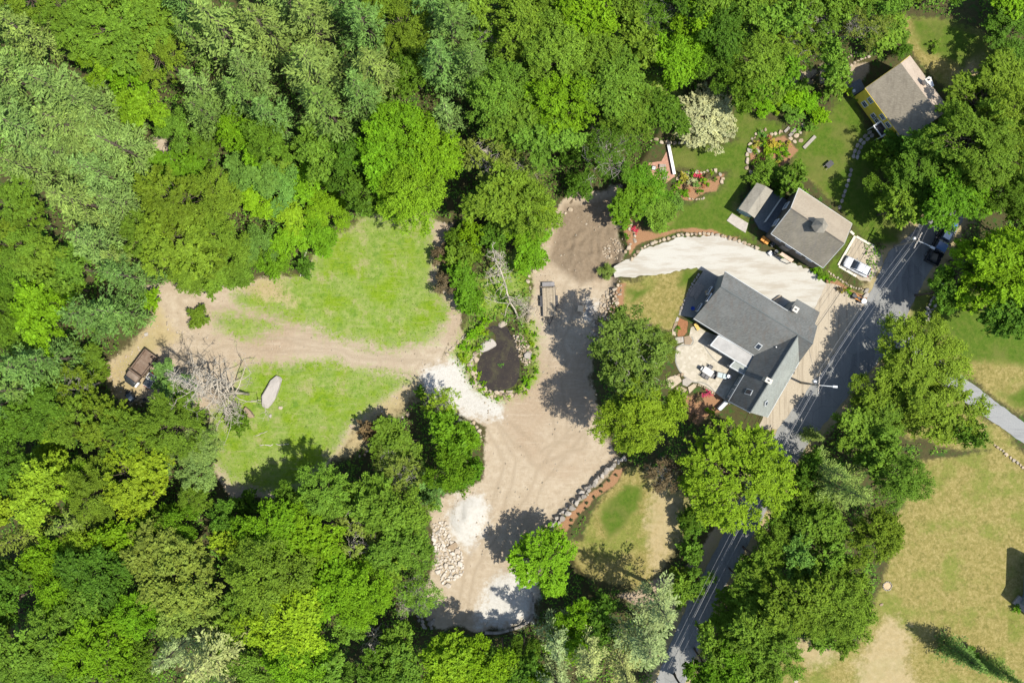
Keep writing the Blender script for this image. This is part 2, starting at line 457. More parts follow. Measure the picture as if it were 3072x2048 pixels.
def grid_mesh(name, xs, ys, z, nx, ny):
    me = bpy.data.meshes.new(name)
    n = nx * ny
    co = np.empty((n, 3)); co[:, 0] = xs; co[:, 1] = ys; co[:, 2] = z
    i = np.arange((nx - 1) * (ny - 1)); r_ = i // (nx - 1); c = i % (nx - 1)
    a = r_ * nx + c
    q = np.stack([a, a + 1, a + nx + 1, a + nx], 1).ravel().astype(np.int32)
    me.vertices.add(n); me.vertices.foreach_set('co', co.ravel())
    m = (nx - 1) * (ny - 1)
    me.loops.add(m * 4); me.loops.foreach_set('vertex_index', q)
    me.polygons.add(m); me.polygons.foreach_set('loop_start', np.arange(0, m * 4, 4, dtype=np.int32))
    me.polygons.foreach_set('use_smooth', np.ones(m, bool))
    me.update(calc_edges=True)
    return me
gm = grid_mesh('ground', gx, gy, gzz, nx, ny)
for k, a in lay.items():
    at = gm.attributes.new(k, 'FLOAT', 'POINT'); at.data.foreach_set('value', a.astype(np.float32))

t = NT('ground_cover')
pos = t.pos()
nA = t.noise(0.22, 5, 0.6, pos); nB = t.noise(1.1, 6, 0.65, pos); nC = t.noise(2.4, 7, 0.78, pos); nD = t.noise(0.07, 3, 0.5, pos)
nE = t.noise(8.0, 4, 0.75, pos)
# mown / tyre-brushed streaks lie along the clearing
sv1 = t.mapv((0.35, 2.6, 1), (0, 0, 0.15), pos)
nS = t.noise(1.0, 4, 0.6, sv1)
floor = t.ramp(nC, [(0.25, (0.035, 0.028, 0.017)), (0.55, (0.06, 0.055, 0.022)), (0.75, (0.05, 0.08, 0.018))])
floor = t.mix(t.rng(nB, 0.5, 0.62), floor, (0.035, 0.07, 0.014))
dirt = t.ramp(nB, [(0.25, (0.240, 0.190, 0.128)), (0.5, (0.300, 0.246, 0.174)), (0.75, (0.350, 0.296, 0.220))])
dirt = t.mix(t.rng(nD, 0.42, 0.62), dirt, t.ramp(nC, [(0.3, (0.225, 0.170, 0.112)), (0.7, (0.295, 0.232, 0.160))]))
dirt = t.mix(t.rng(nE, 0.62, 0.75, 0, 0.5), dirt, (0.36, 0.31, 0.23))
dirt = t.mix(t.rng(nC, 0.66, 0.8, 0, 0.5), dirt, (0.165, 0.12, 0.07))
grass = t.ramp(nC, [(0.25, (0.065, 0.122, 0.006)), (0.5, (0.120, 0.188, 0.010)), (0.75, (0.178, 0.228, 0.030))])
grass = t.mix(t.rng(nA, 0.38, 0.58), grass, t.ramp(nB, [(0.3, (0.085, 0.155, 0.014)), (0.7, (0.20, 0.235, 0.065))]))
grass = t.mix(t.rng(nS, 0.52, 0.72, 0, 0.4), grass, (0.235, 0.215, 0.105))
nP = t.noise(0.4, 6, 0.7, pos)
grass = t.mix(t.rng(nP, 0.52, 0.68, 0, 0.75), grass, t.ramp(nC, [(0.3, (0.20, 0.19, 0.075)), (0.7, (0.27, 0.24, 0.13))]))
grass = t.mix(t.rng(nP, 0.34, 0.44, 0.55, 0.0), grass, (0.055, 0.125, 0.012))
lawn = t.ramp(nC, [(0.25, (0.030, 0.062, 0.007)), (0.5, (0.055, 0.096, 0.010)), (0.75, (0.088, 0.125, 0.018))])
lawn = t.mix(t.rng(nB, 0.42, 0.70, 0, 0.5), lawn, (0.105, 0.120, 0.024))
lawn = t.mix(t.rng(nA, 0.46, 0.64, 0, 0.45), lawn, (0.125, 0.115, 0.036))
dry = t.ramp(nC, [(0.28, (0.085, 0.085, 0.018)), (0.5, (0.185, 0.155, 0.050)), (0.70, (0.30, 0.245, 0.105))])
dry = t.mix(t.rng(nA, 0.44, 0.64, 0, 0.85), dry, t.ramp(nC, [(0.3, (0.085, 0.115, 0.018)), (0.7, (0.155, 0.165, 0.035))]))
dry = t.mix(t.rng(nB, 0.52, 0.72, 0, 0.7), dry, (0.225, 0.180, 0.072))
nQ = t.noise(1.5, 7, 0.8, pos)
dry = t.mix(t.rng(nQ, 0.36, 0.50, 0.75, 0.0), dry, t.ramp(nC, [(0.3, (0.075, 0.078, 0.017)), (0.7, (0.12, 0.112, 0.03))]))
dry = t.mix(t.rng(nE, 0.55, 0.7, 0, 0.6), dry, (0.27, 0.225, 0.11))
sand = t.ramp(nB, [(0.25, (0.285, 0.215, 0.115)), (0.75, (0.365, 0.295, 0.18))])
grav = t.ramp(nC, [(0.25, (0.32, 0.305, 0.27)), (0.5, (0.39, 0.38, 0.345)), (0.8, (0.46, 0.45, 0.42))])
mul = t.ramp(nE, [(0.3, (0.17, 0.085, 0.042)), (0.7, (0.28, 0.165, 0.09))])
mixn = t.math('ADD', t.math('MULTIPLY', t.math('SUBTRACT', nB, 0.5), 0.30), t.math('MULTIPLY', t.math('SUBTRACT', nC, 0.5), 0.22))
def layer(base, name, colour, wdt, amp=1.0, top=1.0):
    a = t.attr(name).outputs['Fac']
    f = t.rng(t.math('ADD', a, t.math('MULTIPLY', mixn, amp)), 0.5 - wdt, 0.5 + wdt, 0.0, top)
    return t.mix(f, base, colour)
dirt = t.mix(t.rng(nS, 0.52, 0.70, 0, 0.35), dirt, (0.37, 0.315, 0.235))
trk = t.attr('track').outputs['Fac']
dirt = t.mix(t.math('MULTIPLY', trk, t.rng(nB, 0.3, 0.65, 0.1, 0.65)), dirt, (0.21, 0.165, 0.11))
pd = t.attr('pad').outputs['Fac']
dirt = t.mix(t.math('MULTIPLY', pd, 0.92), dirt, t.ramp(nC, [(0.3, (0.115, 0.085, 0.055)), (0.7, (0.195, 0.150, 0.100))]))
c = layer(floor, 'dirt', dirt, 0.04, 0.6)
c = layer(c, 'sand', sand, 0.22, 1.6)
c = layer(c, 'grass', grass, 0.20, 3.0)
c = layer(c, 'dry', dry, 0.07, 0.9)
c = layer(c, 'sand', t.mix(0.35, sand, dry), 0.20, 2.0)
c = layer(c, 'lawn', lawn, 0.12, 1.2)
c = layer(c, 'gravel', grav, 0.16, 2.0, 0.85)
c = layer(c, 'mulch', mul, 0.03, 0.4)
t.col(c)
hb = t.math('ADD', t.math('MULTIPLY', nC, 0.6), t.math('MULTIPLY', nE, 0.5))
t.bump(hb, 0.8, 0.12)
t.b.inputs['Specular IOR Level'].default_value = 0.05
M['ground'] = t.m
gm.materials.append(t.m)
ground = bpy.data.objects.new('ground', gm); C.objects.link(ground); ground['kind'] = 'structure'

# land beyond the picture's edge, one ring sheet just below the detailed ground
mbo = MB()
X = 900; e = 0.5
o4 = [(-X, -X, -0.4), (X, -X, -0.4), (X, X, -0.4), (-X, X, -0.4)]
i4 = [(GX0 + e, GY0 + e, -0.35), (GX1 - e, GY0 + e, -0.35), (GX1 - e, GY1 - e, -0.35), (GX0 + e, GY1 - e, -0.35)]
mbo.add(o4 + i4, [(0, 1, 5, 4), (1, 2, 6, 5), (2, 3, 7, 6), (3, 0, 4, 7)])
t = NT('woodland_floor'); p_ = t.pos()
t.col(t.ramp(t.noise(0.15, 6, 0.7, p_), [(0.3, (0.03, 0.05, 0.012)), (0.7, (0.07, 0.10, 0.02))]))
ob = mbo.build('terrain', t.m); ob['kind'] = 'structure'

# ---------------------------------------------------------------- flat sheets: road, drives, patio, water
def ragged(poly, step=0.5, amp=0.12, seed=1):
    r_ = random.Random(seed); out = []
    n = len(poly)
    for i in range(n):
        a = poly[i]; b = poly[(i + 1) % n]
        L = math.hypot(b[0] - a[0], b[1] - a[1]); k = max(1, int(L / step))
        nx_, ny_ = (-(b[1] - a[1]) / (L + 1e-9), (b[0] - a[0]) / (L + 1e-9))
        for j in range(k):
            q = j / k; d = r_.uniform(-amp, amp) if j else 0
            out.append((a[0] + (b[0] - a[0]) * q + nx_ * d, a[1] + (b[1] - a[1]) * q + ny_ * d))
    return out
def sheet(name, poly, z, mat, amp=0.1, seed=1, th=0.06, step=0.5):
    bm = bmesh.new()
    vs = [bm.verts.new((p[0], p[1], z)) for p in (ragged(poly, step, amp, seed) if amp else poly)]
    f = bm.faces.new(vs)
    ex = bmesh.ops.extrude_face_region(bm, geom=[f])
    for v in [g for g in ex['geom'] if isinstance(g, bmesh.types.BMVert)]: v.co.z -= th
    bmesh.ops.recalc_face_normals(bm, faces=bm.faces)
    bmesh.ops.triangulate(bm, faces=bm.faces)
    me = bpy.data.meshes.new(name); bm.to_mesh(me); bm.free()
    me.materials.append(mat)
    o = bpy.data.objects.new(name, me); C.objects.link(o); o['kind'] = 'structure'
    return o

t = NT('asphalt'); p_ = t.pos()
c = t.ramp(t.noise(7, 6, 0.75, p_), [(0.3, (0.135, 0.135, 0.128)), (0.7, (0.20, 0.20, 0.188))])
c = t.mix(t.rng(t.noise(0.35, 4, 0.6, p_), 0.45, 0.65, 0, 0.5), c, (0.20, 0.195, 0.175))
cr = t.voro(0.35, t.mapv((1, 1, 1), (0, 0, 0.4), p_), 'DISTANCE_TO_EDGE')
c = t.mix(t.rng(cr.outputs['Distance'], 0.0, 0.012, 0.6, 0.0), c, (0.05, 0.05, 0.05))
pch = t.voro(0.16, p_)
sp = t.n.new('ShaderNodeSeparateColor'); t.L(pch.outputs['Color'], sp.inputs[0])
c = t.mix(t.rng(sp.outputs[0], 0.80, 0.82, 0, 0.4), c, (0.085, 0.085, 0.088))
wp_ = t.noise(1.0, 3, 0.5, t.mapv((1.1, 0.03, 1), (0, 0, R(-33)), p_))
c = t.mix(t.rng(wp_, 0.5, 0.62, 0, 0.4), c, (0.23, 0.225, 0.21))
c = t.mix(t.rng(t.noise(3.0, 5, 0.75, p_), 0.58, 0.72, 0, 0.5), c, (0.25, 0.225, 0.18))
t.col(c); t.b.inputs['Roughness'].default_value = 0.85; t.bump(t.noise(40, 3, 0.7, p_), 0.4, 0.02)
M['asphalt'] = t.m
t = NT('old_asphalt'); p_ = t.pos()
sv2 = t.mapv((0.25, 2.2, 1), (0, 0, R(38)), p_)
c = t.ramp(t.noise(6, 6, 0.75, p_), [(0.3, (0.17, 0.175, 0.17)), (0.7, (0.235, 0.235, 0.225))])
c = t.mix(t.rng(t.noise(0.8, 4, 0.6, sv2), 0.5, 0.68, 0, 0.55), c, (0.13, 0.13, 0.13))
t.col(c); t.bump(t.noise(40, 3, 0.7, p_), 0.4, 0.02)
M['old_asphalt'] = t.m
t = NT('crushed_stone'); p_ = t.pos()
c = t.ramp(t.noise(9, 6, 0.8, p_), [(0.25, (0.30, 0.285, 0.245)), (0.75, (0.40, 0.385, 0.34))])
sv3 = t.mapv((0.3, 1.6, 1), (0, 0, R(20)), p_)
c = t.mix(t.rng(t.noise(0.7, 5, 0.65, sv3), 0.44, 0.64, 0, 0.75), c, (0.27, 0.24, 0.19))
t.col(c); t.bump(t.noise(25, 4, 0.75, p_), 0.6, 0.03)
M['crushed'] = t.m
t = NT('tan_drive'); p_ = t.pos()
c = t.ramp(t.noise(5, 6, 0.75, p_), [(0.25, (0.255, 0.215, 0.155)), (0.75, (0.36, 0.31, 0.235))])
sv4 = t.mapv((2.4, 0.12, 1), (0, 0, R(-33)), p_)
c = t.mix(t.rng(t.noise(1.0, 4, 0.6, sv4), 0.50, 0.66, 0, 0.65), c, (0.20, 0.165, 0.12))
t.col(c); t.bump(t.noise(25, 4, 0.75, p_), 0.5, 0.03)
M['tan_drive'] = t.m
t = NT('patio_pavers'); p_ = t.pos()
v = t.voro(2.6, p_)
sepc = t.n.new('ShaderNodeSeparateColor'); t.L(v.outputs['Color'], sepc.inputs[0])
c = t.ramp(sepc.outputs[0], [(0.0, (0.30, 0.27, 0.205)), (0.5, (0.345, 0.31, 0.245)), (1.0, (0.39, 0.355, 0.285))])
ve = t.voro(2.6, p_, 'DISTANCE_TO_EDGE')
c = t.mix(t.rng(ve.outputs['Distance'], 0.0, 0.05, 0.5, 0.0), c, (0.3, 0.26, 0.2))
t.col(c); t.bump(t.rng(ve.outputs['Distance'], 0.0, 0.05), 0.4, 0.02)
M['patio'] = t.m
t = NT('patio_border'); p_ = t.pos(); t.col(t.ramp(t.noise(6, 4, 0.6, p_), [(0.3, (0.16, 0.155, 0.135)), (0.7, (0.24, 0.23, 0.20))])); M['border'] = t.m

z0 = TZ
sheet('road', wo(ROAD_W, z0) [::1] + wo(ROAD_E, z0), z0 + 0.030, M['asphalt'], 0.08, 3)
sheet('side_road', wo([(2080, 745), (2110, 790), (2200, 856), (2430, 1030), (2430, 1075), (2192, 905), (2120, 860), (2050, 800)], z0), z0 + 0.022, M['old_asphalt'], 0.08, 4)
sheet('gravel_driveway', wo([(1410, 612), (1445, 595), (1480, 572), (1560, 545), (1650, 540), (1735, 570), (1790, 590), (1870, 625), (1905, 655), (1872, 722), (1800, 720), (1740, 690), (1660, 650), (1640, 634), (1600, 614),
                             (1500, 632), (1412, 638)], z0), z0 + 0.014, M['crushed'], 0.16, 5, step=0.4)
sheet('driveway', wo([(1898, 650), (1925, 655), (1990, 690), (1968, 728), (1890, 852), (1790, 985), (1740, 985), (1800, 850), (1830, 780), (1868, 715)], z0), z0 + 0.018, M['tan_drive'], 0.1, 6)
sheet('parking_pad', wz(zE, [(640, 300), (760, 330), (960, 440), (1100, 600), (1120, 740), (900, 1040), (720, 1010), (640, 930), (400, 760), (540, 520)], z0), z0 + 0.012, M['tan_drive'], 0.1, 7)
sheet('patio', wz(zA, [(490, 880), (560, 850), (680, 930), (860, 1000), (1300, 1280), (1300, 1500), (1000, 1880), (820, 1740), (700, 1660), (590, 1610), (480, 1560), (390, 1500), (330, 1420), (290, 1330),
                       (285, 1200), (310, 1130), (400, 1080), (470, 990)], z0), z0 + 0.020, M['patio'], 0.0)
sheet('patio_slab', wz(zA, [(660, 130), (850, 200), (930, 260), (540, 760), (330, 720), (430, 480), (560, 280)], z0), z0 + 0.016, M['border'], 0.05, 9)
# thin border band round the patio
def band(name, pts, wd, z, mat, th=0.02):
    mb = MB(); L = []; Rr = []
    for i, p in enumerate(pts):
        a = pts[max(i - 1, 0)]; b = pts[min(i + 1, len(pts) - 1)]
        dx, dy = b[0] - a[0], b[1] - a[1]; l = math.hypot(dx, dy) + 1e-9
        L.append((p[0] - dy / l * wd / 2, p[1] + dx / l * wd / 2)); Rr.append((p[0] + dy / l * wd / 2, p[1] - dx / l * wd / 2))
    n = len(pts)
    vs = [(x, y, z) for x, y in L] + [(x, y, z) for x, y in Rr] + [(x, y, z - th) for x, y in L] + [(x, y, z - th) for x, y in Rr]
    fs = []
    for i in range(n - 1):
        fs += [(i, n + i, n + i + 1, i + 1), (2 * n + i, 2 * n + i + 1, 3 * n + i + 1, 3 * n + i), (i, i + 1, 2 * n + i + 1, 2 * n + i), (n + i, 3 * n + i, 3 * n + i + 1, n + i + 1)]
    mb.add(vs, fs)
    o = mb.build(name, mat); o['kind'] = 'structure'; return o
def smooth_path(pts, k=6):
    out = []
    n = len(pts)
    for i in range(n - 1):
        p0 = pts[max(i - 1, 0)]; p1 = pts[i]; p2 = pts[i + 1]; p3 = pts[min(i + 2, n - 1)]
        for j in range(k):
            u = j / k
            out.append(tuple(0.5 * ((2 * p1[d]) + (-p0[d] + p2[d]) * u + (2 * p0[d] - 5 * p1[d] + 4 * p2[d] - p3[d]) * u * u + (-p0[d] + 3 * p1[d] - 3 * p2[d] + p3[d]) * u ** 3) for d in range(len(p1))))
    out.append(tuple(pts[-1])); return out
band('patio_border', smooth_path(wz(zA, [(500, 1000), (520, 1060), (490, 1110), (400, 1110), (320, 1130), (295, 1200), (295, 1330), (340, 1440), (420, 1530), (520, 1590), (640, 1600), (720, 1640), (810, 1730)], z0)), 0.16, z0 + 0.026, M['border'])
band('patio_inlay', smooth_path(wz(zA, [(665, 1120), (700, 1180), (770, 1270), (850, 1340), (890, 1370)], z0)), 0.13, z0 + 0.026, M['border'])

# pond water
t = NT('pond_water'); p_ = t.pos()
c = t.ramp(t.noise(1.2, 5, 0.6, p_), [(0.3, (0.018, 0.013, 0.008)), (0.7, (0.030, 0.022, 0.012))])
c = t.mix(t.rng(t.noise(4.5, 6, 0.8, p_), 0.56, 0.70, 0, 0.8), c, (0.13, 0.11, 0.05))
c = t.mix(t.rng(t.noise(0.5, 5, 0.7, p_), 0.5, 0.62, 0, 0.5), c, (0.055, 0.05, 0.018))
t.col(c); t.b.inputs['Roughness'].default_value = 0.08; t.b.inputs['Specular IOR Level'].default_value = 0.5
t.bump(t.noise(4, 3, 0.5, p_), 0.06, 0.03)
M['water'] = t.m
PW = [(p[0] + (p[0] - W(*zG(770, 980))[0]) * 0.05, p[1] + (p[1] - W(*zG(770, 980))[1]) * 0.05) for p in POND]
sheet('pond_water', PW, -0.27, M['water'], 0.0, th=0.04)
# ---------------------------------------------------------------- foliage meshes
def quads_mesh(name, ctr, nrm, dirs, ln, wd, tint, mat):
    """one leaf-shaped quad per row"""
    n = len(ctr)
    nrm = nrm / (np.linalg.norm(nrm, axis=1, keepdims=True) + 1e-9)
    t1 = dirs - nrm * np.sum(dirs * nrm, axis=1, keepdims=True)
    t1 = t1 / (np.linalg.norm(t1, axis=1, keepdims=True) + 1e-9)
    t2 = np.cross(nrm, t1)
    a = t1 * (ln[:, None] / 2); b = t2 * (wd[:, None] / 2)
    co = np.stack([ctr - a, ctr + b - a * 0.1, ctr + a, ctr - b - a * 0.1], 1).reshape(-1, 3)
    me = bpy.data.meshes.new(name)
    me.vertices.add(4 * n); me.vertices.foreach_set('co', co.ravel())
    me.loops.add(4 * n); me.loops.foreach_set('vertex_index', np.arange(4 * n, dtype=np.int32))
    me.polygons.add(n); me.polygons.foreach_set('loop_start', np.arange(0, 4 * n, 4, dtype=np.int32))
    me.update(calc_edges=True)
    at = me.color_attributes.new('tint', 'FLOAT_COLOR', 'POINT')
    tc = np.ones((4 * n, 4), np.float32); tc[:, :3] = np.repeat(tint, 4, axis=0)
    at.data.foreach_set('color', tc.ravel())
    me.materials.append(mat)
    return me

def unit(rng, n):
    v = rng.normal(size=(n, 3)); return v / np.linalg.norm(v, axis=1, keepdims=True)

def broad_crown(name, Rr, CH, zc, nleaf, ls, seed, nl=14, flat=0.75, clump=(0.32, 0.62), fill=1.0, mat='leaf', gap=.43, rag=1.0):
    rng = np.random.RandomState(seed)
    ph = rng.uniform(0, 6.28, 4)
    outl = lambda a: 1 + rag * (.13 * math.sin(2 * a + ph[0]) + .11 * math.sin(3 * a + ph[1]) + .09 * math.sin(5 * a + ph[2]) + .06 * math.sin(8 * a + ph[3]))
    lob = []
    k = nl
    for i in range(k):
        a = 2.399963 * i + rng.uniform(-.5, .5); q = math.sqrt((i + 0.5) / k)
        rad = Rr * 0.72 * q * rng.uniform(.82, 1.15) * outl(a)
        hz = CH * 0.5 * (0.66 * math.sqrt(max(0, 1 - q * q * 0.92)) + rng.uniform(-.34, .22))
        lob.append((rad * math.cos(a), rad * math.sin(a), zc + hz, Rr * rng.uniform(.20, .37)))
    for i in range(k // 2):
        a = rng.uniform(0, 6.28); rad = Rr * rng.uniform(.45, .78) * outl(a)
        lob.append((rad * math.cos(a), rad * math.sin(a), zc - CH * rng.uniform(.08, .34), Rr * rng.uniform(.18, .32)))
    lob = np.array(lob)
    area = lob[:, 3] ** 2; per = 30
    ncl = max(12, int(nleaf / per))
    which = rng.choice(len(lob), size=ncl * 4, p=area / area.sum())
    d = unit(rng, len(which)); d[:, 2] = np.where(d[:, 2] < -0.25, -d[:, 2], d[:, 2])
    pos = lob[which, :3] + d * lob[which, 3:4] * np.array([1, 1, flat]) * rng.uniform(.80, 1.16, (len(which), 1))
    keep = np.ones(len(pos), bool)
    for j in range(len(lob)):
        dd = np.linalg.norm((pos - lob[j, :3]) / np.array([1, 1, flat]), axis=1)
        keep &= ~((dd < lob[j, 3] * 0.72) & (which != j))
    # breaks in the leaf cover, so that the shade inside shows
    gs = .22 * Rr ** .6 + .22
    keep &= vnoise(pos[:, 0] + pos[:, 2] * .6 + 50, pos[:, 1] - pos[:, 2] * .5 + 50, gs, seed + 7) > gap
    pos = pos[keep][:ncl]; d = d[keep][:ncl]; which = which[keep][:ncl]
    ncl = len(pos)
    if fill < 1:
        kk = rng.rand(ncl) < fill; pos = pos[kk]; d = d[kk]; which = which[kk]; ncl = len(pos)
    cr = rng.uniform(clump[0], clump[1], ncl)
    # each clump is a leafy shoot pointing outwards
    hz_ = pos * np.array([1, 1, 0]); hz_ = hz_ / (np.linalg.norm(hz_, axis=1, keepdims=True) + .3)
    ax = d * .6 + hz_ * .8 + rng.normal(size=(ncl, 3)) * .45 + np.array([0, 0, .15]); ax /= np.linalg.norm(ax, axis=1, keepdims=True)
    ci = np.repeat(np.arange(ncl), per); m = len(ci)
    sL = rng.uniform(-1, 1, m)
    ctr = pos[ci] + ax[ci] * (sL * cr[ci] * 1.15)[:, None] + rng.normal(size=(m, 3)) * np.array([.32, .32, .16]) * (cr[ci] * (1 - .45 * sL))[:, None]
    nr = d[ci] * 0.45 + np.array([0, 0, 0.8]) + rng.normal(size=(m, 3)) * 0.42
    ln = ls * np.exp(rng.normal(0, .30, m)); wd = ln * rng.uniform(.45, .75, m)
    lt_ = rng.rand(len(lob))
    ct = np.clip(rng.rand(ncl) * .6 + lt_[which] * .4, 0, 1); ct2 = rng.rand(ncl) ** 2
    tint = np.stack([np.clip(ct[ci] * .6 + rng.rand(m) * .4, 0, 1), np.clip(ct2[ci] * .7 + rng.rand(m) * .3, 0, 1), rng.rand(m)], 1)
    me = quads_mesh(name, ctr, nr, rng.normal(size=(m, 3)) * .7 + ax[ci], ln, wd, tint, M[mat])
    return me, lob

def bend(p, q, rng, n=4, j=0.12):
    p = np.array(p, float); q = np.array(q, float); L = np.linalg.norm(q - p)
    return [tuple(p + (q - p) * (i / n) + (rng.normal(size=3) * L * j * math.sin(math.pi * i / n))) for i in range(n + 1)]

def broad_trunk(name, lob, zc, CH, r0, seed, mat, twigs=0):
    rng = np.random.RandomState(seed + 99); mb = MB()
    top = zc + CH * 0.18; fork = max(0.4, zc - CH * 0.42)
    mb.tube(bend((0, 0, -0.3), (rng.uniform(-.3, .3), rng.uniform(-.3, .3), fork), rng, 3, .03), [r0 * 1.35, r0, r0 * .9, r0 * .8], 7)
    s0 = mb.v[-1]
    for l in lob:
        st = (l[0] * .06, l[1] * .06, fork + rng.uniform(-.5, .6) * min(1, fork * .3))
        mb.tube(bend(st, (l[0], l[1], l[2] - l[3] * .1), rng, 4, .07), [r0 * .5, r0 * .36, r0 * .26, r0 * .16, r0 * .07], 5)
        for k in range(twigs):
            d = unit(rng, 1)[0]; d[2] = abs(d[2]) * .8
            mid = np.array(l[:3]) - np.array([0, 0, l[3] * .1])
            mb.tube(bend(mid, mid + d * l[3] * rng.uniform(.9, 1.35), rng, 3, .1), [r0 * .11, r0 * .085, r0 * .06, r0 * .03], 4)
    me = mb.mesh(name, True); me.materials.append(mat); return me

def pine_crown(name, Rr, h, seed, z0f=0.30, tuft=0.46, nb=6, dense=1.6, droop=0.0, power=0.75, whorl=1.15):
    rng = np.random.RandomState(seed)
    P = []; D = []; T = []; branches = []
    z = h * z0f
    while z < h * 0.985:
        tt = (z - h * z0f) / (h * (1 - z0f))
        env = Rr * (1 - tt) ** power * (0.55 + 0.45 * min(1, tt * 5 + .3))
        n = nb if tt < .85 else 4
        ph = rng.uniform(0, 6.28)
        for k in range(n):
            if rng.rand() < .12: continue
            a = ph + 2 * math.pi * k / n + rng.uniform(-.35, .35)
            L = max(0.5, env * rng.uniform(.50, 1.18))
            rise = rng.uniform(.05, .30) + tt * .35 - droop
            dr = np.array([math.cos(a), math.sin(a), rise]); sd = np.array([-math.sin(a), math.cos(a), 0])
            base = np.array([0, 0, z + rng.uniform(-.2, .2)])
            branches.append((base, dr, L))
            s = 0.34
            bt = rng.rand(); bt2 = rng.rand()
            while s <= 1.0:
                sag = -0.10 * L * s * s * (1 - tt)
                p = base + dr * L * s + np.array([0, 0, sag])
                half = L * 0.34 * (1.06 - s) ** 0.6 * (0.35 + s) + 0.08
                m = max(2, int(5 * dense * (0.5 + half)))
                for _ in range(m):
                    q = rng.uniform(-1, 1)
                    P.append(p + sd * half * q + dr * abs(q) * half * .55 + rng.normal(size=3) * np.array([.10, .10, .05]))
                    D.append(dr * (1.0 - .45 * abs(q)) + sd * q * .9 + rng.normal(size=3) * .22 + np.array([0, 0, .12]))
                    T.append((np.clip(bt * .5 + rng.rand() * .5, 0, 1), bt2 * .5 + rng.rand() * .4, 0))
                s += 0.34 / max(L, 0.6)
        z += whorl * rng.uniform(.75, 1.25)
    for _ in range(int(25 * dense)):
        P.append(np.array([0, 0, h]) + rng.normal(size=3) * np.array([.15, .15, .5])); D.append(rng.normal(size=3) * .5 + np.array([0, 0, 1])); T.append((rng.rand(), .6, 0))
    P = np.array(P); D = np.array(D); T = np.array(T)
    n = len(P)
    nr = np.tile([0, 0, 1.0], (n, 1)) + rng.normal(size=(n, 3)) * .45
    ln = tuft * rng.uniform(.7, 1.35, n); wd = ln * rng.uniform(.24, .40, n)
    me = quads_mesh(name, P, nr, D, ln, wd, T, M['needle'])
    return me, branches
def pine_trunk(name, branches, h, r0, mat, seed):
    rng = np.random.RandomState(seed); mb = MB()
    mb.tube([(0, 0, -.3), (0.05, 0, h * .3), (0, .05, h * .65), (0, 0, h * .98)], [r0 * 1.2, r0 * .9, r0 * .55, r0 * .08], 7)
    for b, d, L in branches[::2]:
        e_ = b + d * L * .9 + np.array([0, 0, -.07 * L])
        mb.tube([tuple(b), tuple((b + e_) / 2 + np.array([0, 0, .05 * L])), tuple(e_)], [r0 * .16, r0 * .1, r0 * .03], 4, False)
    me = mb.mesh(name, True); me.materials.append(mat); return me

def dead_mesh(name, h, Rr, seed, mat, lean=(0, 0), levels=4, n1=22, r0=0.26, z0f=.22, thick=1.0):
    """bare tree: a tapering stem with crooked limbs that fork"""
    rng = np.random.RandomState(seed); mb = MB()
    top = np.array([lean[0], lean[1], h])
    stem = bend((0, 0, -.3), top, rng, 8, .03)
    mb.tube(stem, [r0 * (1.15 - i / 8.3) for i in range(9)], 7)
    def grow(p, d, L, r_, lev):
        n = 4; pts = [p]; q = np.array(p, float); dd = d / np.linalg.norm(d)
        for i in range(n):
            dd = dd + rng.normal(size=3) * .22 + np.array([0, 0, .05]); dd /= np.linalg.norm(dd)
            q = q + dd * L / n; pts.append(q.copy())
        mb.tube([tuple(x) for x in pts], [r_, r_ * .8, r_ * .62, r_ * .45, r_ * .22], 5 if lev < 2 else 4, False)
        if lev < levels:
            for k in range(rng.randint(2, 5) if lev < 3 else 2):
                i = rng.randint(1, n + 1); sd = rng.normal(size=3); sd[2] = abs(sd[2]) * .5
                grow(pts[i], dd * .8 + sd / np.linalg.norm(sd) * .9, L * rng.uniform(.35, .62), r_ * (.62 - .07 * i) + .010, lev + 1)
    for k in range(n1):
        f = z0f + (1 - z0f) * (k + rng.rand()) / n1
        i = min(7, int(f * 8)); u = f * 8 - i
        p = np.array(stem[i]) * (1 - u) + np.array(stem[i + 1]) * u
        a = rng.uniform(0, 6.28); el = rng.uniform(-.05, .6)
        env = Rr * (1 - f * .72) * rng.uniform(.55, 1.1)
        grow(p, np.array([math.cos(a), math.sin(a), el]), env, max(.03, r0 * (.42 - .24 * f)) * thick, 1)
    me = mb.mesh(name, True); me.materials.append(mat); return me

LIB = {}
def lib_broad(key, Rr, CH, h, nleaf, ls, seeds, **kw):
    tw = kw.pop('twigs', 0); bm_ = kw.pop('bark', 'bark')
    for i, s in enumerate(seeds):
        zc = h - CH * .5
        lk = (1.0, .74, 1.22, .86, 1.1)[i % 5]
        me, lob = broad_crown('crown', Rr, CH, zc, int(nleaf * (1.35 if Rr > 2.5 else 1.1) / lk ** 1.3), ls * lk * .9, s, **kw)
        LIB.setdefault(key, []).append((me, broad_trunk('trunk', lob, zc, CH, 0.055 * Rr ** .9, s, M[bm_], tw), Rr, h))
lib_broad('B3', 3.0, 4.2, 8.0, 5200, .27, (1, 2, 3), nl=11)
lib_broad('B4', 4.5, 6.0, 13.0, 13000, .27, (11, 12, 13, 14, 15), nl=17, clump=(.34, .66), twigs=1)
lib_broad('B6', 6.3, 8.0, 16.0, 24000, .29, (21, 22, 23), nl=26, clump=(.38, .75))
lib_broad('R4', 4.5, 6.2, 11.0, 15000, .24, (81,), nl=26, clump=(.28, .52), gap=.36, rag=.35)
lib_broad('R6', 6.3, 7.5, 14.0, 30000, .22, (82,), nl=44, clump=(.26, .5), gap=.34, rag=.3)
lib_broad('O4', 4.5, 4.8, 13.0, 12500, .23, (31, 32, 33), nl=26, flat=.6, clump=(.26, .48))
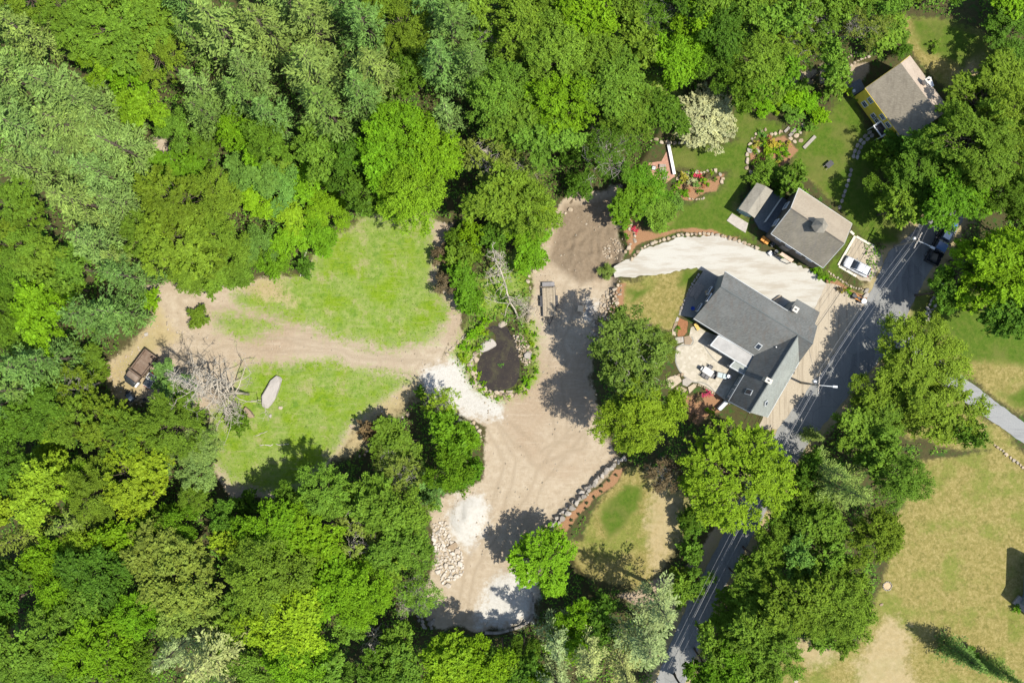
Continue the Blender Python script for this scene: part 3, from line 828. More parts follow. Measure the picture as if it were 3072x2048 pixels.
lib_broad('O6', 6.3, 6.0, 15.0, 22000, .25, (41, 42), nl=38, flat=.6, clump=(.28, .52))
lib_broad('G4', 4.3, 6.0, 11.0, 6500, .22, (51, 52, 53), nl=15, clump=(.3, .55), fill=.75, twigs=7, bark='paleb')
lib_broad('W5', 5.0, 6.5, 13.0, 12500, .26, (55, 56, 57), nl=20, clump=(.34, .7), gap=.47, twigs=3, bark='paleb')
lib_broad('U1', 1.0, 1.3, 1.5, 1300, .15, (61, 62, 63), nl=7, clump=(.1, .24))
lib_broad('U2', 2.0, 2.2, 2.9, 4200, .2, (64, 65, 66), nl=12, clump=(.18, .4))
lib_broad('F3', 3.1, 4.0, 5.2, 15000, .17, (71,), nl=34, clump=(.16, .32), gap=.15, rag=.5)
for i, s in enumerate((1, 2, 3)):
    me, br = pine_crown('crown', 4.6, 22, s); LIB.setdefault('P4', []).append((me, pine_trunk('trunk', br, 22, .3, M['bark'], s), 4.6, 22))
for i, s in enumerate((4, 5)):
    me, br = pine_crown('crown', 3.2, 17, s, .22, .44); LIB.setdefault('P3', []).append((me, pine_trunk('trunk', br, 17, .24, M['bark'], s), 3.2, 17))
for i, s in enumerate((6, 7)):
    me, br = pine_crown('crown', 2.3, 11, s, .05, .34, 8, 1.5, .22, .9, .42); LIB.setdefault('S2', []).append((me, pine_trunk('trunk', br, 11, .16, M['bark'], s), 2.3, 11))

# ---------------------------------------------------------------- tree table: x y radius kind tone (overview pixels)
TONE = {  # leaf albedo, wording
    'sage': ((.138, .212, .058), 'sage green'), 'blue': ((.090, .168, .042), 'blue-green'), 'olive': ((.098, .165, .014), 'olive green'),
    'bright': ((.112, .235, .006), 'bright green'), 'lime': ((.150, .262, .010), 'lime green'), 'mid': ((.098, .182, .018), 'mid green'),
    'dark': ((.054, .122, .010), 'dark green'), 'yellow': ((.165, .255, .014), 'yellow-green'), 'grey': ((.128, .182, .034), 'greyish green'),
    'brown': ((.115, .088, .048), 'brownish'), 'pale': ((.205, .252, .098), 'pale silvery green'), 'cream': ((.36, .37, .19), 'cream'),
    'gold': ((.30, .27, .04), 'golden'), 'red': ((.42, .05, .10), 'pinkish red'), 'teal': ((.092, .190, .034), 'bluish green'), 'deep': ((.070, .170, .007), 'deep green'),
    'airy': ((.112, .165, .026), 'soft green'), 'fresh': ((.122, .222, .010), 'fresh green'), 'rust': ((.30, .13, .06), 'rust coloured')}
TREES = """
-20 150 80 P sage;-25 235 80 P sage;-30 20 70 P blue;-25 545 60 O olive;-20 700 60 B dark;-20 930 60 P blue;-25 1030 60 B dark;-20 1160 66 B yellow;-15 1440 66 B mid;60 -15 70 O olive;230 -20 70 O olive;420 -10 66 P blue;640 -25 80 P sage;780 -15 66 P blue;880 -20 66 O olive;980 -20 70 P blue;1090 -15 66 B mid;1180 -20 60 B mid;1320 -20 60 B bright;1420 10 56 B mid;1560 -10 56 B dark;1640 -15 60 B mid;1740 -20 60 B mid;1820 -10 56 B mid;1960 -20 56 B mid;2330 180 56 B dark;2360 400 60 O olive;2350 520 50 B dark;2360 640 66 B bright;200 1580 60 B mid;520 1590 60 P pale;820 1580 60 B mid;1090 1590 60 B mid;1280 1590 56 P pale;1570 1590 50 B deep;1730 1560 60 B mid
50 70 75 P sage;265 65 105 O olive;330 35 80 O olive;185 75 65 O olive;350 115 75 O olive;140 20 60 O olive;500 55 105 P sage;590 45 85 P sage;700 30 80 P sage
440 85 55 P blue;560 150 75 P sage;715 155 95 P sage;735 235 90 P blue;240 150 50 B lime;298 182 42 B bright;110 195 90 P sage;200 240 80 P sage;45 290 85 P sage;150 285 80 P sage
270 335 78 P sage;115 345 78 P sage;35 375 70 P sage;215 390 74 P sage;160 455 88 P sage;262 462 68 P sage;335 245 58 B lime;445 190 60 P sage;465 255 64 P blue;540 205 64 P blue
545 298 48 B bright;578 335 40 B bright;618 262 62 P blue;625 330 60 B dark;385 392 70 b deep;415 300 44 B mid;465 358 46 b dark;400 465 84 O olive;487 450 72 O olive;400 550 86 O olive;330 545 60 O olive
478 535 60 O olive;585 395 60 b teal;650 435 56 b teal;715 415 58 b bright;675 495 48 b lime;752 485 52 b bright;595 468 44 b bright;735 350 58 B mid;778 390 44 B dark;20 470 58 O olive;55 505 50 O olive;650 385 44 b mid
834 50 70 P blue;925 57 74 O olive;1035 50 80 P blue;1010 140 75 P blue;1085 150 68 P blue;950 165 54 B dark;850 148 84 P sage;828 210 70 P blue;1025 257 48 P sage
1135 85 58 G mid;1195 75 64 B mid;1280 130 80 B mid;1260 20 54 B mid;1350 60 68 B bright;1372 135 60 B mid;1415 165 72 B mid;1465 100 58 B mid;1500 45 68 G dark;1552 140 60 B bright
1150 227 80 B mid;1185 285 66 B mid;1277 250 80 B bright;1250 317 76 B mid;1317 207 56 B dark;1400 213 72 B mid;1436 265 62 B mid;1505 268 60 B dark
917 317 82 B bright;877 362 70 B bright;990 352 72 B bright;944 460 74 B lime;900 417 56 B bright;826 450 50 B dark;806 362 58 B dark;890 258 40 b dark
1117 367 72 G grey;1184 402 60 G grey;1150 450 76 B olive;1217 483 66 B mid;1390 360 76 G dark;1310 345 40 b dark
1484 433 50 b deep;1448 467 56 b deep;1500 484 46 b olive;1552 467 22 U teal;1330 420 36 b dark
1601 50 58 B bright;1718 43 62 B mid;1775 62 58 B mid;1851 58 66 G olive;1835 102 58 G olive;1900 27 52 B mid;1968 55 58 G grey;2018 20 48 B mid;2035 85 44 b mid;2062 112 30 b dark;2090 -5 40 B olive;1650 85 60 B dark
1588 127 52 B bright;1741 160 72 B mid;1770 192 56 B deep;1690 215 50 B dark;1640 165 50 B dark;1918 187 42 b mid;1900 150 46 B mid
2228 256 84 O olive;2268 217 86 O olive;2318 285 86 O olive;2235 320 96 O olive;2172 292 56 O olive;2151 335 76 B dark;2301 352 86 O olive;2070 338 44 b dark;2015 352 34 b dark;2101 400 72 B dark
2035 430 52 B dark;2185 417 72 B dark;2060 478 46 B mid;2168 470 66 B deep;2220 452 58 B deep;2318 440 66 B dark
2328 5 60 B bright;2318 67 66 B dark;2301 127 42 b mid;2160 -28 46 B dark
33 573 66 O olive;83 590 58 O mid;217 556 74 P sage;270 590 54 P sage;282 632 62 P blue;207 722 80 P blue;258 715 58 P blue;107 723 72 B bright;80 656 58 B mid;177 616 52 B mid;343 690 28 b bright;30 650 50 B dark;150 660 44 B mid
50 842 82 P blue;105 825 60 P blue;33 895 58 P blue;200 822 44 b olive;228 845 28 b olive;183 885 56 G olive;30 760 56 B dark
296 988 62 O olive;398 975 80 O olive;226 966 58 O olive;167 973 62 O olive;100 952 66 B dark;33 973 58 B dark;450 1025 54 O sage;117 1030 36 b yellow;333 1025 58 O yellow
547 968 32 b dark;400 890 52 b blue;457 726 28 U olive;433 628 44 b olive;500 632 44 b olive;550 618 44 b olive;627 604 42 b deep;600 562 44 b teal;667 553 44 b bright;733 545 44 b bright;550 580 46 b olive;700 612 24 b dark;480 590 44 O olive
1010 583 24 b brown;1024 650 30 b brown;1057 590 42 b olive;1067 650 44 b deep;1086 692 36 b deep;1084 540 42 b bright;1215 575 48 b bright;1200 530 44 b bright;1134 543 42 b dark;1150 500 46 b mid;1045 545 30 b dark;1240 470 44 b lime
1394 623 22 U grey
1440 806 94 W airy;1500 795 58 W airy;1452 885 70 W airy;1450 960 82 B yellow;1520 938 52 B yellow
850 990 32 b brown;880 975 26 b brown;1017 923 44 G yellow;1034 996 58 B deep;1070 1012 40 b bright;920 1018 62 b olive;964 900 18 U dark;900 1060 44 G grey
2285 625 108 B bright;2301 706 74 B dark;2101 838 110 B olive;2151 940 76 B olive;2001 900 56 B olive;1968 992 68 B mid;2205 990 46 B dark;1868 1000 24 S sage;2150 672 44 B dark;2232 590 40 B dark;2020 955 60 B mid;1885 626 16 U mid
1678 1085 126 R fresh;1951 1128 72 P sage;2051 1095 62 B mid;2010 1030 56 B mid;1868 1195 60 B olive;1815 1272 50 B teal;1995 1228 60 B olive;2032 1210 38 B olive;1898 1272 48 B mid;1735 1280 46 B olive;1800 1362 82 B olive;1735 1348 60 B olive
1901 1378 72 B mid;1945 1405 56 B mid;1668 1398 46 b mid;1718 1445 66 B mid;1770 1478 66 B mid;1885 1462 34 b mid;1930 1470 34 b mid;1618 1528 50 B deep;1672 1522 56 B deep;1855 1325 50 B mid;1950 1320 50 B mid;1850 1130 46 B olive;1838 1072 44 B dark;1800 1180 44 B dark;1905 1080 52 P sage;1770 1225 36 B mid;1620 1465 40 B mid;1700 1330 40 B mid
2205 1500 38 S blue;2305 1545 34 S blue;2222 1496 20 U dark;2268 1530 22 S blue
1250 1290 72 R bright
1036 1078 56 B deep;1078 1086 36 B deep;934 1090 56 G grey;985 1128 42 b blue;834 1128 56 B mid;884 1165 66 B mid;936 1175 58 B mid;850 1235 82 G grey;924 1252 66 B mid;950 1362 56 G mid;834 1345 76 B bright;890 1300 56 B mid;800 1420 50 B mid
1034 1505 62 B lime;1117 1515 58 B bright;1152 1502 42 B mid;925 1478 48 B mid;1034 1545 58 B lime;934 1528 58 B mid;867 1545 54 B dark;1205 1492 34 B dark;1190 1540 50 B dark
1322 1416 46 B bright;1312 1462 54 B bright;1378 1420 52 B dark;1277 1480 56 P pale;1517 1395 72 P pale;1484 1478 84 P pale;1350 1512 66 P pale;1436 1548 58 P pale;1236 1552 30 B bright;1560 1350 40 b mid
1578 1190 30 b dark;1584 1262 34 b mid;1560 1325 28 b mid;1525 1085 48 G brown;1600 1330 38 b mid;1590 1200 34 b dark
33 1078 62 B dark;100 1128 76 B yellow;165 1110 50 B lime;140 1075 44 B yellow;217 1128 68 O olive;300 1095 72 O yellow;335 1140 52 B yellow;447 1078 52 O sage;447 1146 38 O olive;150 1205 54 P grey;17 1245 54 P grey;207 1252 52 B yellow;285 1228 58 B bright
100 1272 54 B bright;112 1313 34 B olive;35 1320 50 B dark;233 1312 74 B dark;143 1378 62 B bright;27 1378 58 B dark;50 1478 84 B mid;150 1462 74 B mid;217 1378 66 B mid;233 1478 78 B bright;100 1545 68 B mid;417 1328 96 B grey;367 1262 72 B grey;330 1395 60 B bright
433 1395 76 B grey;467 1522 94 P pale;400 1495 62 P pale;317 1528 54 B dark;533 1245 42 B yellow;627 1212 74 B bright;617 1312 92 B mid;733 1228 74 B bright;690 1150 50 B dark;750 1128 62 B mid;767 1345 74 B bright;667 1428 92 B lime
683 1512 72 B bright;583 1528 58 B mid;750 1538 58 B mid;517 1195 42 B dark;417 1195 48 B deep;367 1195 42 B dark;550 1378 58 B mid;560 1160 36 b dark;700 1340 50 B mid;520 1450 56 B mid
"""
SHRUBS = """
1614 278 74 F cream;1751 250 26 U bright;1785 213 14 U cream;1818 228 28 U bright;1851 242 32 U bright;1818 262 26 U mid;1878 268 26 U bright;1858 293 18 U mid;1780 245 18 U lime;1840 205 22 U mid
1761 393 32 U mid;1815 413 40 b mid;1735 412 22 U mid;1788 430 20 U dark;1742 440 16 U deep
1774 332 15 U gold;1752 325 11 U bright;1735 335 9 U gold;1760 345 14 U lime;1790 350 14 U bright;1748 308 9 U teal;1733 350 8 U olive;1745 378 10 U mid;1765 365 10 U bright;1785 375 8 U gold;1800 345 10 U mid;1738 365 7 U olive
1568 408 13 U gold;1585 418 13 U cream;1602 405 9 U red;1598 425 10 U teal;1612 415 9 U lime;1590 398 8 U deep;1575 430 7 U brown;1558 425 8 U lime;1622 405 7 U brown;1572 445 12 U deep
1459 530 9 U red;1438 545 7 U deep;1437 505 10 U bright;1433 525 8 U deep
1622 905 10 U red;1605 915 12 U brown;1590 955 14 U brown;1630 945 10 U lime
1870 620 12 U bright;1890 635 13 U bright;1905 640 10 U mid;1925 665 8 U brown;1948 672 9 U bright;1935 668 6 U gold
1557 752 6 U deep;1553 760 6 U mid;2062 350 22 U deep;2145 108 14 U mid;2330 1395 12 U deep
1755 356 9 U mid;1772 350 9 U bright;1782 338 8 U deep;1795 332 8 U lime;1742 392 8 U bright;1758 380 9 U deep;1772 380 8 U mid;1806 335 8 U gold;1765 318 8 U rust;1725 342 7 U bright;1728 375 6 U lime;1790 365 9 U mid;1805 358 8 U bright;1750 335 7 U teal
1560 440 8 U mid;1548 430 8 U bright;1605 440 7 U deep;1625 425 6 U bright;1640 415 6 U mid;1632 398 6 U lime;1580 440 6 U rust;1615 430 6 U rust
1110 745 16 U bright;1085 770 16 U bright;1070 800 14 U bright;1060 825 11 U lime;1225 820 9 U bright;1232 850 8 U bright;1215 880 10 U bright;1190 898 8 U mid;1085 875 8 U bright;1105 895 7 U lime;1210 760 7 U lime;1115 765 12 U lime;1098 800 10 U lime;1235 800 5 U mid;1225 740 6 U lime;1100 862 8 U lime;1090 847 8 U bright;1078 850 8 U lime;1122 906 7 U lime;1142 916 7 U bright;1166 912 7 U lime;1206 872 8 U bright;1222 790 8 U lime;1230 768 7 U bright;1110 882 7 U bright;1228 868 7 U lime;1205 902 7 U lime
1520 470 16 U mid;1515 450 14 U deep;1545 480 10 U teal;1940 210 18 U yellow;1895 110 13 U yellow;1975 225 11 U yellow;1150 838 6 U teal
"""
ORD = ['nearest', 'second nearest', 'third nearest', 'fourth nearest', 'fifth nearest', 'sixth nearest', 'seventh nearest', 'eighth nearest', 'ninth nearest', 'tenth nearest', 'eleventh nearest', 'twelfth nearest']
MARKS = [(335, 850, 'the rusty dump truck'), (1145, 835, 'the pond'), (2010, 240, 'the yellow house'), (1850, 530, 'the barn'), (1740, 800, 'the slate-roofed house'), (1260, 690, 'the flatbed trailer'),
         (620, 895, 'the long slab boulder'), (1030, 1260, 'the rubble pile'), (1075, 1190, 'the white gravel heap'), (2038, 1345, 'the white stone ring'), (0, 0, "the photo's top left corner"),
         (2352, 0, "the photo's top right corner"), (0, 1568, "the photo's bottom left corner"), (2352, 1568, "the photo's bottom right corner"), (1176, 0, "the top edge's midpoint"),
         (1176, 1568, "the bottom edge's midpoint"), (0, 784, "the left edge's midpoint"), (2352, 784, "the right edge's midpoint"), (588, 0, "the top edge's left quarter"),
         (1764, 0, "the top edge's right quarter"), (588, 1568, "the bottom edge's left quarter"), (1764, 1568, "the bottom edge's right quarter"), (500, 400, "the upper left woods' centre"),
         (300, 1250, "the lower left woods' centre"), (800, 640, 'the upper meadow'), (650, 1040, 'the lower meadow'), (1330, 540, 'the upper soil pad'), (1250, 1290, 'the lone round maple'), (1614, 278, 'the cream flowering dogwood'),
         (1678, 1085, 'the huge lime domed tree'), (2140, 620, 'the dark pickup'), (2280, 950, 'the side road'), (1525, 395, 'the brick terrace'), (1770, 350, 'the rock garden'), (1600, 420, 'the small flower bed'), (1430, 530, 'the red shrub')]
KINDW = {'B': ('broadleaf_tree', 'broadleaf tree', 'tree'), 'b': ('low_tree', 'low bushy tree', 'tree'), 'O': ('oak_tree', 'oak', 'tree'), 'R': ('round_tree', 'round dense tree', 'tree'), 'W': ('airy_tree', 'airy loose-crowned tree', 'tree'),
         'P': ('pine_tree', 'feathery pine', 'tree'), 'S': ('spruce_tree', 'narrow spruce', 'tree'), 'G': ('sparse_tree', 'thin twiggy tree', 'tree'), 'U': ('shrub', 'rounded shrub', 'shrub'), 'F': ('dogwood_tree', 'flowering dogwood', 'tree')}
SPECIAL = {(1250, 1290): 'lone round bright green maple at the edge of the dirt lot', (1678, 1085): 'huge lime green domed tree overhanging the road below the house', (1614, 278): 'cream flowering dogwood on the lawn beside the woods',
           (1459, 530): 'pinkish red flowering shrub at the end of the driveway stones', (457, 726): 'solitary olive bush on the sand right of the truck clearing', (547, 968): 'small dark green yew by the lower meadow rock',
           (1150, 838): 'small tuft of water plants in the middle of the pond', (1440, 806): 'large airy olive tree shading the dirt lot beside the patio'}
HOVER = {(1250, 1290): 10.0, (2101, 838): 12.0, (2001, 900): 9.0, (2020, 955): 9.0, (1968, 992): 9.5, (2151, 940): 11.0, (1678, 1085): 14.0, (2172, 292): 10.0, (2228, 256): 12.0, (2151, 335): 9.0, (2185, 417): 11.0, (2101, 400): 10.0, (2035, 430): 8.0, (2268, 217): 9.0, (2301, 127): 4.0, (2318, 67): 8.0, (2328, 5): 9.0, (2330, 180): 7.0, (2225, -5): 9.0}
recs = []
for src in (TREES, SHRUBS):
    for it in src.replace('\n', ';').split(';'):
        if it.strip():
            a = it.split(); recs.append([float(a[0]), float(a[1]), float(a[2]), a[3], a[4]])
# wording: what it is, and where by the closest landmark
groups = {}
for i, (x, y, r_, k, tn) in enumerate(recs):
    rm = r_ * OS / 21.3
    big = {'B': ('small', 'mid-sized', 'large'), 'O': ('small', 'mid-sized', 'large'), 'P': ('small', '', 'large')}.get(k, ('small', '', 'large'))
    lim = (2.6, 4.4) if k in 'BOPGWFR' else ((0.75, 1.6) if k == 'U' else (2.0, 3.2))
    sz = big[0] if rm < lim[0] else (big[1] if rm < lim[1] else big[2])
    cand = sorted((((x - m[0]) ** 2 + (y - m[1]) ** 2, m) for m in MARKS), key=lambda q: q[0])
    m = cand[0][1] if cand[0][0] > 4 else cand[1][1]
    dx, dy = x - m[0], y - m[1]
    side = ('right of' if dx > 0 else 'left of') if abs(dx) > abs(dy) else ('below' if dy > 0 else 'above')
    desc = ' '.join(q for q in (sz, TONE[tn][1], KINDW[k][1]) if q)
    groups.setdefault((desc, side, m[2]), []).append(((dx * dx + dy * dy), i))
labels = {}
for (desc, side, mk), lst in groups.items():
    lst.sort()
    for n_, (d, i) in enumerate(lst):
        base = '%s %s %s' % (desc, side, mk)
        labels[i] = base if len(lst) == 1 else '%s, %s %s %s' % (desc, ORD[n_], side, mk)
for i, q in enumerate(recs):
    if (q[0], q[1]) in SPECIAL: labels[i] = SPECIAL[(q[0], q[1])]
cnt = {}
def plant(i, x, y, r_, k, tn):
    u, v = po(x, y)
    rm0 = r_ * OS / 21.3
    rr = random.Random(int(x * 7919 + y * 104729))
    if k in 'BR': h = min(17.5, 6.0 + 1.9 * rm0); hc = .66 * h
    elif k == 'O': h = min(16, 7 + 1.5 * rm0); hc = .78 * h
    elif k == 'W': h = 8 + 1.3 * rm0; hc = .6 * h
    elif k == 'G': h = 5 + 1.5 * rm0; hc = .66 * h
    elif k == 'P': h = 12 + 2.0 * rm0; hc = .68 * h
    elif k == 'S': h = 2.2 + 3.8 * rm0; hc = .5 * h
    elif k == 'b': h = 1.6 + 1.35 * rm0; hc = .55 * h
    elif k == 'F': h = 5.6; hc = .55 * h
    else: h = .25 + 1.15 * rm0; hc = .5 * h
    if (x, y) in HOVER: h = HOVER[(x, y)]; hc = .62 * h
    h *= rr.uniform(.92, 1.08)
    bx, by = W(u, v, hc + TZ * .5)
    rm = rm0 * (CAM_H - hc) / CAM_H
    key = {'B': 'B3' if rm < 3.4 else ('B4' if rm < 5.3 else 'B6'), 'O': 'O4' if rm < 5.3 else 'O6', 'W': 'W5', 'R': 'R4' if rm < 5.3 else 'R6', 'G': 'G4', 'P': 'P4' if rm > 3.4 else 'P3', 'S': 'S2',
           'b': 'U2' if rm < 2.6 else 'B3', 'U': 'U1' if rm < 1.2 else 'U2', 'F': 'F3'}[k]
    vs = LIB[key]; cm, tm, R0, h0 = vs[cnt.get(key, 0) % len(vs)]; cnt[key] = cnt.get(key, 0) + 1
    nm, kw_, cat = KINDW[k]
    grp = {'tree': 'trees of the woods and yards', 'shrub': 'garden and pond shrubs'}[cat]
    e_ = thing(nm, labels[i], cat, (bx, by, gz(bx, by) - .05), rr.uniform(0, 6.28), grp)
    s = rm / R0 * 1.04
    e_.scale = (s * rr.uniform(.92, 1.08), s * rr.uniform(.92, 1.08), h / h0)
    base = TONE[tn][0]
    if cat == 'tree' and tn not in ('cream', 'brown', 'pale'): base = tuple(.98 * (b_ * .80 + m_ * .20) for b_, m_ in zip(base, (.118, .182, .018)))
    j = rr.uniform(.88, 1.14); hq = rr.uniform(-.10, .10)
    colr = (min(1, base[0] * j * (1 + hq)), min(1, base[1] * j), min(1, base[2] * j * (1 - hq)), 1)
    cr = bpy.data.objects.new('crown', cm); cr.parent = e_; cr.color = colr; C.objects.link(cr)
    tk = bpy.data.objects.new('trunk', tm); tk.parent = e_; C.objects.link(tk)
    return e_
for i, q in enumerate(recs):
    plant(i, *q)

# ---------------------------------------------------------------- dead trees
def dead(x0, y0, x1, y1, h, Rr, seed, label, r0=.26, n1=22, levels=4, mat='deadwood', z0f=.22):
    b = W(*po(x0, y0), 0); tpt = W(*po(x1, y1), h)
    me = dead_mesh('trunk', h, Rr, seed, M[mat], (tpt[0] - b[0], tpt[1] - b[1]), levels, n1, r0, z0f, 1.2)
    e_ = thing('dead_tree', label, 'dead tree', (b[0], b[1], gz(*b)), 0, 'bare dead trees')
    o = bpy.data.objects.new('trunk', me); o.parent = e_; C.objects.link(o)
dead(572, 905, 385, 872, 21, 6.2, 3, 'big bleached dead tree leaning left across the lower meadow edge', .20, 62, 4, 'deadwood', .12)
dead(1190, 730, 1130, 560, 11, 3.4, 5, 'grey bare tree at the head of the pond, branches spread upward', .13, 26)
dead(1215, 715, 1205, 700, 4.5, 2.6, 7, 'pale twiggy dead bush between the pond and the trailer', .09, 22, 4, 'deadwood', .05)
dead(1148, 640, 1150, 585, 9, 2.6, 9, 'thin silvery dead tree among the shrubs above the pond', .14, 18)
dead(870, 1440, 850, 1490, 10, 3.0, 11, 'spiky dead tree left of the gravel yard near the bottom edge', .16, 24)
dead(1110, 350, 1107, 345, 10, 2.4, 13, 'bare dead tree in the woods above the soil pad', .14, 16)
dead(436, 744, 437, 744, 1.0, .8, 15, 'tiny bleached dead bush on the sand beside the olive bush', .05, 14, 3, 'deadwood', .05)
dead(930, 1105, 925, 1080, 7, 2.6, 17, 'grey dead tree below the shrub island', .13, 16)
dead(940, 1395, 915, 1405, 7, 2.2, 19, 'broken grey dead tree beside the rubble stones', .12, 12)
dead(1400, 385, 1398, 350, 8, 3.0, 21, 'pale dead branches over the woods left of the brick terrace', .12, 16)
dead(1955, 75, 1965, 60, 9, 2.6, 23, 'slender bare tree above the yellow house', .12, 14)

# ---------------------------------------------------------------- undergrowth between the trunks: nobody could count it
rng = np.random.RandomState(77)
N = 230000
ux = rng.uniform(-78, 78, N); uy = rng.uniform(-53, 53, N)
opn = np.full(N, -3.0)
for k in ('dirt', 'lawn', 'dry', 'sand', 'gravel', 'mulch'):
    for p in LAY[k]: opn = np.maximum(opn, sdf(wo(p, .4), ux, uy, 3.0))
for p in (ROAD_W + ROAD_E, [(1590, 600), (1680, 600), (1900, 680), (1860, 960), (1640, 980), (1530, 900), (1530, 740)], [(1660, 500), (1740, 415), (1960, 500), (1990, 690), (1880, 640), (1400, 660), (1500, 530)],
          [(1940, 190), (2090, 120), (2180, 270), (2080, 340), (1990, 320)], [(2080, 745), (2430, 1030), (2430, 1075), (2050, 800)], [(1480, 370), (1540, 320), (1560, 420), (1500, 420)], [(1850, 640), (2000, 680), (1900, 860), (1780, 1000), (1700, 980), (1750, 800)]):
    opn = np.maximum(opn, sdf(wo(p, 1.0), ux, uy, 3.0))
kp = (opn < -0.7) & (sdf(POND, ux, uy, 3.0) < -.6)
kp &= vnoise(ux, uy, 1.7, 31) > .30
ux = ux[kp]; uy = uy[kp]; n = len(ux)
sap = np.clip((vnoise(ux, uy, 2.2, 37) - .45) * 4, 0, 1) * np.clip((-opn[kp] - 1.2) / 1.5, 0, 1)
uz = gz_arr(ux, uy) + rng.rand(n) ** 2 * 1.3 * vnoise(ux, uy, 1.2, 33) * 1.6 + .08 + sap * (1.2 + 4.0 * vnoise(ux, uy, 1.1, 38)) * (.6 + .4 * rng.rand(n))
vt = vnoise(ux, uy, 3.0, 34)
me = quads_mesh('undergrowth', np.stack([ux, uy, uz], 1), np.tile([0, 0, 1.0], (n, 1)) + rng.normal(size=(n, 3)) * .5, rng.normal(size=(n, 3)), rng.uniform(.18, .42, n), rng.uniform(.12, .3, n),
                np.stack([vt * .5 + rng.rand(n) * .5, vnoise(ux, uy, 5, 35), rng.rand(n)], 1), M['leaf'])
ug = bpy.data.objects.new('undergrowth', me); C.objects.link(ug); ug.color = (.090, .190, .022, 1)
tag(ug, 'low leafy undergrowth on the woodland floor', 'undergrowth', kind='stuff')
# lush low weeds round the pond and along the meadow edge
N = 60000
ux = rng.uniform(-60, 30, N); uy = rng.uniform(-25, 40, N)
g = np.full(N, -3.0)
for p in LAY['grass']: g = np.maximum(g, sdf(wo(p), ux, uy, 3.0))
prob = np.clip((g + .3) / .6, 0, 1)
kp = (rng.rand(N) < prob * .9) & (sdf(POND, ux, uy, 3.0) < -.2)
ux = ux[kp]; uy = uy[kp]; n = len(ux)
pondy = np.clip(1 - np.hypot(ux - W(*po(1140, 820))[0], uy - W(*po(1140, 820))[1]) / 10, 0, 1)
uz = gz_arr(ux, uy) + .03 + rng.rand(n) * (.05 + .35 * (pondy > .1))
sz = rng.uniform(.08, .18, n) * (1 + .9 * (pondy > .1))
me = quads_mesh('meadow_grass', np.stack([ux, uy, uz], 1), np.tile([0, 0, .8], (n, 1)) + rng.normal(size=(n, 3)) * .5, rng.normal(size=(n, 3)), sz * 1.6, sz * .55,
                np.stack([rng.rand(n), vnoise(ux, uy, 4, 36), rng.rand(n)], 1), M['leaf'])
ug = bpy.data.objects.new('meadow_grass', me); C.objects.link(ug); ug.color = (.135, .235, .016, 1)
tag(ug, 'short lush grass and weeds on the meadows and pond bank', 'grass', kind='stuff')
# ---------------------------------------------------------------- buildings
def shingle(name, c1, c2, ang, streak=0.4, stain=None, patch=None):
    t = NT(name); p_ = t.pos()
    mv = t.mapv((1.6, 3.4, 1), (0, 0, ang), p_)
    br = t.n.new('ShaderNodeTexBrick'); br.inputs['Scale'].default_value = 1.0; br.inputs['Mortar Size'].default_value = 0.03
    br.inputs['Color1'].default_value = (0.15, 0.15, 0.15, 1); br.inputs['Color2'].default_value = (0.85, 0.85, 0.85, 1); br.inputs['Mortar'].default_value = (0.35, 0.35, 0.35, 1)
    t.L(mv, br.inputs['Vector'])
    n1 = t.noise(11, 5, 0.8, p_)
    f = t.math('ADD', t.math('MULTIPLY', br.outputs['Color'], 0.5), t.math('MULTIPLY', n1, 0.5))
    c = t.ramp(f, [(0.25, c1), (0.7, c2)])
    st = t.noise(1.0, 4, 0.6, t.mapv((2.2, 0.18, 1), (0, 0, ang), p_))
    c = t.mix(t.rng(st, 0.46, 0.70, 0, streak), c, stain or tuple(x * .62 for x in c1))
    c = t.mix(t.rng(t.noise(0.3, 4, .6, p_), .45, .68, 0, .4), c, patch or tuple(x * 1.15 for x in c2))
    t.col(c); t.b.inputs['Roughness'].default_value = 0.95
    t.bump(f, 0.5, 0.03)
    return t.m
M['slate'] = shingle('slate_grey_shingle', (0.082, 0.085, 0.080), (0.150, 0.154, 0.145), R(-32), .6, (0.115, 0.10, 0.085))
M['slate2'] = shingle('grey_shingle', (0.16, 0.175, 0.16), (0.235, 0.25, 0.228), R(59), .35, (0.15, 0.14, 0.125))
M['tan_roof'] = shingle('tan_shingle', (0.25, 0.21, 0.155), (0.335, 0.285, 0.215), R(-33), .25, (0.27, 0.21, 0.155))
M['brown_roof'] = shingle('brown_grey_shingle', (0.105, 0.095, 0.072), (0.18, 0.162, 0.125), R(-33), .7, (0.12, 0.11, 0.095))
M['shed_roof'] = shingle('shed_shingle', (0.165, 0.15, 0.12), (0.25, 0.23, 0.185), R(-33), .35)
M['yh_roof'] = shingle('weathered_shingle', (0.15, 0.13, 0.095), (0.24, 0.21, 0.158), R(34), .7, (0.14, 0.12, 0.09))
M['yh_roof2'] = shingle('pale_shingle', (0.30, 0.24, 0.185), (0.39, 0.32, 0.25), R(-56), .2)  # paler shingle than on the yellow house's other slope
M['membrane'] = simple('roof_membrane', (0.27, 0.265, 0.25), .8, .16, 1.2)
M['grey_siding'] = simple('grey_siding', (0.16, 0.19, 0.20), .8, .12, 2)
M['brown_siding'] = simple('brown_siding', (0.11, 0.095, 0.075), .85, .2, 2)
M['yellow_siding'] = simple('yellow_siding', (0.72, 0.53, 0.06), .75, .14, 1.0)
M['teal_paint'] = simple('teal_paint', (0.16, 0.27, 0.27), .7, .12, 2)
M['deck'] = simple('grey_deck', (0.10, 0.11, 0.12), .85, .2, 3)
M['trim'] = simple('grey_trim', (0.42, 0.44, 0.44), .6, .1, 3)
M['brickc'] = simple('chimney_render', (0.44, 0.41, 0.35), .9, .15, 5, bump=.3)
M['wood'] = simple('fresh_wood', (0.46, 0.34, 0.20), .85, .2, 4)
